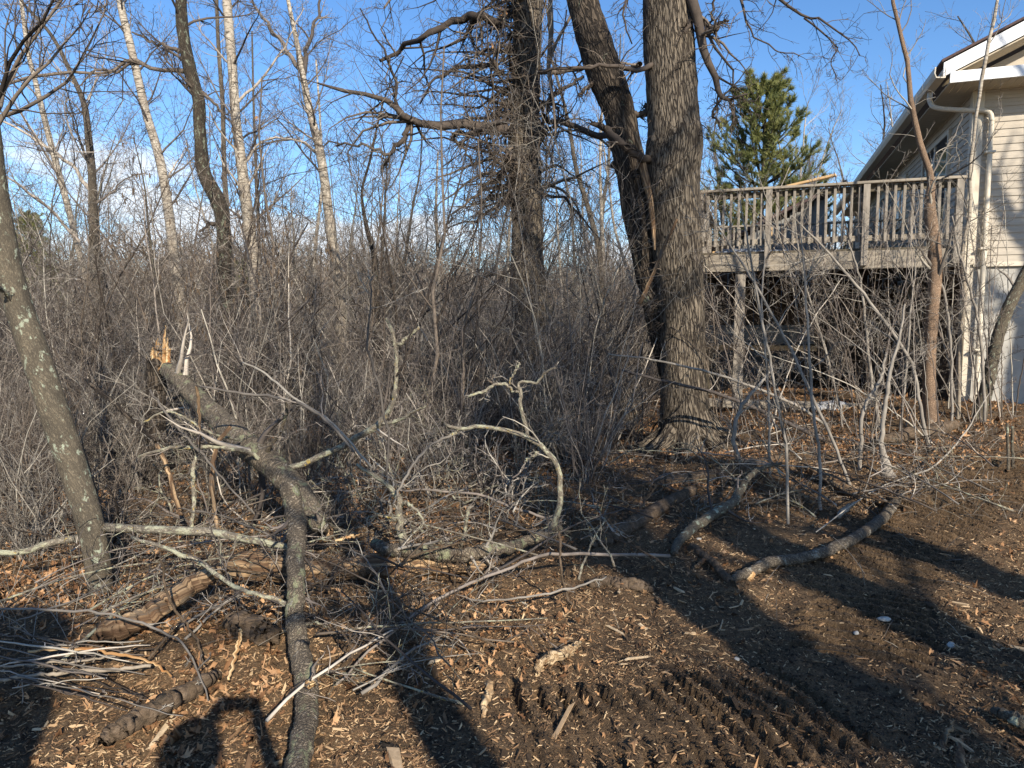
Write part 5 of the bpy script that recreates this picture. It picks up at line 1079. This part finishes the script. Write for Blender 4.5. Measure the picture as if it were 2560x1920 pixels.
P = scatter(2000, 1.9, 7.0, 1.3, d_chip); P[:, 2] += .006; shards('wood_splinters', P, .03, .85, .007, M['chips'], 'longer torn wood splinters strewn over the clearing', 'wood chips', .3, lambda m: .1 + .8 * rng.random(m) ** 1.2)
P = scatter(70, 2.2, 5.5, 1.1, d_chip); P[:, 2] += .01; shards('wood_splinters', P, .085, .75, .011, M['palewood'], 'pale freshly torn splinters on the soil of the clearing', 'wood chips', .22)
def d_clod(x, y):
    d = np.full_like(x, .25); 
    for l, w in TRACKS:
        t, _ = track_dist(x, y, l); d = np.where(t < w * 1.3, 1.0, d)
    return np.where(y < 5, d, d * .5)
P = scatter(22000, 1.9, 8, 1.3, d_clod); shards('soil_clods', P, .011, 2.6, .008, M['clod'], 'loose dark soil crumbs covering the tracked ground', 'soil', .8)
# dry grass and fine stalks at the brush edge
P = scatter(3500, 3.2, 9, 1.0, lambda x, y: np.where(x < -.1 * y, 1.0, np.where(y > 5.4, .8, .03))); m = len(P); n = 4; tt = np.linspace(0, 1, n)
dr = unit(np.c_[rng.normal(0, .5, (m, 2)), rng.uniform(.15, 1, m)]); L = rng.uniform(.08, .38, m); Q = P[:, None] + dr[:, None] * (L[:, None] * tt)[..., None] + np.array([0, 0, -1.])[None, None] * (tt ** 2)[None, :, None] * L[:, None, None] * .25
t = Tubes(); t.add(Q, np.full((m, n), .0016), 3); tag(t.obj('dry_stalks', M['twigpale']), 'fine dry stalks and grass along the brush edge', 'dry grass', None, 'stuff')
# white stones / fungus bits
for i, (px, py, s, lab) in enumerate(((2212, 1562, .022, 'largest white bark scrap on the dark soil at right'), (2140, 1595, .014, 'white scrap right of the two small ones on the soil'), (2092, 1594, .011, 'smallest white scrap on the dark soil at right'), (1748, 1350, .014, 'white shell-like scrap beside the pale grey limb'), (2378, 1612, .02, 'upright pale stone far right on the soil'), (1842, 1642, .012, 'dim white scrap near the tread marks'))):
    q = on(px, py); V, f, c = lump(s * 1.5, s, s * .6, 60 + i, 12, 8); o = empty('pale_scrap', (q[0], q[1], gz(q[0], q[1]) + s * .4), i); tag(o, lab, 'scrap'); mesh_obj('scrap', V, [f], M['scrap'], o, None, True, True)

# ------------------------------------------------------------------ BEHIND THE CAMERA (cast the shadows seen in the photo)
def back_tree(x, y, r, h, seed, label, crown=26, lean=(0, 0)):
    global rng
    keep = rng; rng = np.random.default_rng(seed); n = 24; z0 = gz(x, y); tt = np.linspace(0, 1, n)
    taper = .72 if crown else .12
    P = np.c_[x + lean[0] * tt + np.cumsum(rng.normal(0, .03, n)), y + lean[1] * tt, z0 - .1 + h * tt]; Rr = r * (1 - taper * tt)
    root = empty('shading_tree', (x, y, z0)); root.name = 'trunk_shadow_caster'; tag(root, label, 'tree'); t = Tubes(); t.add(P, Rr, 20, bumps=.05, seed=seed); t.obj('trunk', M['oak'], root)
    if crown:
        c = Tubes(); p, q = grow(P, Rr, crown, .35, 1, (30, 65), (.16, .34), 8, .14, .4, .4, .004, .008); c.add(p, q, 5); crown_from(c, [(p, q)], [SUB(6), TW(4)], (3, 3)); c.obj('crown', M['twigdark'], root)
    rng = keep
back_tree(-.27, -2.3, .50, 3.3, 811, 'unseen trunk-shaped stand-in for a machine, added behind the photographer to shade the left foreground', 0)  # added trunk shape in place of a machine, blocks sun from the left foreground
back_tree(1.75, -2.4, .15, 9.0, 812, 'slim tree standing behind and right of the photographer', 22)
back_tree(6.2, -3.5, .26, 12.0, 813, 'tall tree standing far right behind the photographer', 24)
back_tree(4.2, -1.0, .17, 9.0, 816, 'tree standing right of the photographer outside the frame', 22)
back_tree(10.15, 3.1, .5, 14.0, 814, 'tree right of the clearing whose shadow falls on the house wall', 10)
back_tree(-3.6, -1.8, .2, 9.0, 815, 'tree standing behind on the far left', 20)
back_tree(3.7, -2.6, .24, 8.0, 817, 'forked tree behind and right of the photographer, nearest to the tread marks', 30)
back_tree(5.0, -3.6, .18, 10.0, 818, 'thin tree behind the photographer between two larger ones', 34)
back_tree(4.5, -4.8, .16, 9.0, 819, 'farthest slim tree behind the photographer', 34)
# the photographer, holding up a phone just behind the lens
def person():
    root = empty('person', (0.0, -.48, gz(0, -.48))); tag(root, 'person in a dark jacket and jeans holding a phone up to take the photo', 'person'); z0 = gz(0, -.48)
    vs, es, rs = [], [], []
    def v(x, y, z, r): vs.append((x, y + 0.0, z)); rs.append(r); return len(vs) - 1
    def chain(start, pts):
        p = start
        for q in pts: i = v(*q); es.append((p, i)); p = i
        return p
    pel = v(0, 0, .95, .15); ch = chain(pel, [(0, 0, 1.12, .14), (0, 0, 1.30, .165), (0, .0, 1.42, .13)]); nk = chain(ch, [(0, .01, 1.49, .06), (0, .03, 1.55, .065), (0, .03, 1.63, .10), (0, .02, 1.70, .095), (0, .02, 1.75, .05)])
    hands = []
    for s in (-1, 1):
        chain(pel, [(s * .11, 0, .86, .10), (s * .13, .02, .50, .065), (s * .14, 0, .12, .045), (s * .15, .10, .05, .04), (s * .155, .18, .04, .03)])
        e = chain(ch, [(s * .18, 0, 1.42, .07), (s * .29, .10, 1.24, .05), (s * .20, .28, 1.40, .038), (s * .105, .385, 1.55, .028), (s * .085, .41, 1.585, .033)])
        for k in range(4):
            zf = 1.62 - k * .02; chain(e, [(s * .085, .445, zf, .012), (s * .07, .462, zf + .005, .010), (s * (.045 - .004 * (k % 2)), .462, zf + .004, .009)])
        chain(e, [(s * .07, .40, 1.565, .013), (s * .05, .405, 1.56, .011), (s * .035, .412, 1.565, .010)])
    me = bpy.data.meshes.new('body'); me.from_pydata(vs, es, []); o = bpy.data.objects.new('body', me); C.objects.link(o); o.parent = root
    import bmesh
    bm = bmesh.new(); bm.from_mesh(me); lay = bm.verts.layers.skin.verify(); bm.verts.ensure_lookup_table()
    for i, r in enumerate(rs): bm.verts[i][lay].radius = (r, r); bm.verts[i][lay].use_root = (i == 0)
    bm.to_mesh(me); bm.free(); sk = o.modifiers.new('skin', 'SKIN')
    ss = o.modifiers.new('sub', 'SUBSURF'); ss.levels = 1; ss.render_levels = 1; me.materials.append(M['jacket'])
    for nm, mt, (x, y, z), (a, b_, c_) in (('hood', 'jacket', (0, -.02, 1.67), (.115, .125, .13)), ('face', 'skin', (0, .075, 1.64), (.075, .06, .10)), ('nose', 'skin', (0, .14, 1.64), (.013, .018, .022))):
        V, f, c = lump(a, b_, c_, 5, 20, 14, .05); mesh_obj(nm, V + (x, y, z), [f], M[mt], root, None, True, True)
    b = B(); b.box(-.075, .075, .447, .455, 1.56, 1.635); b.obj('phone', M['blackplastic'], root, .003)
person()
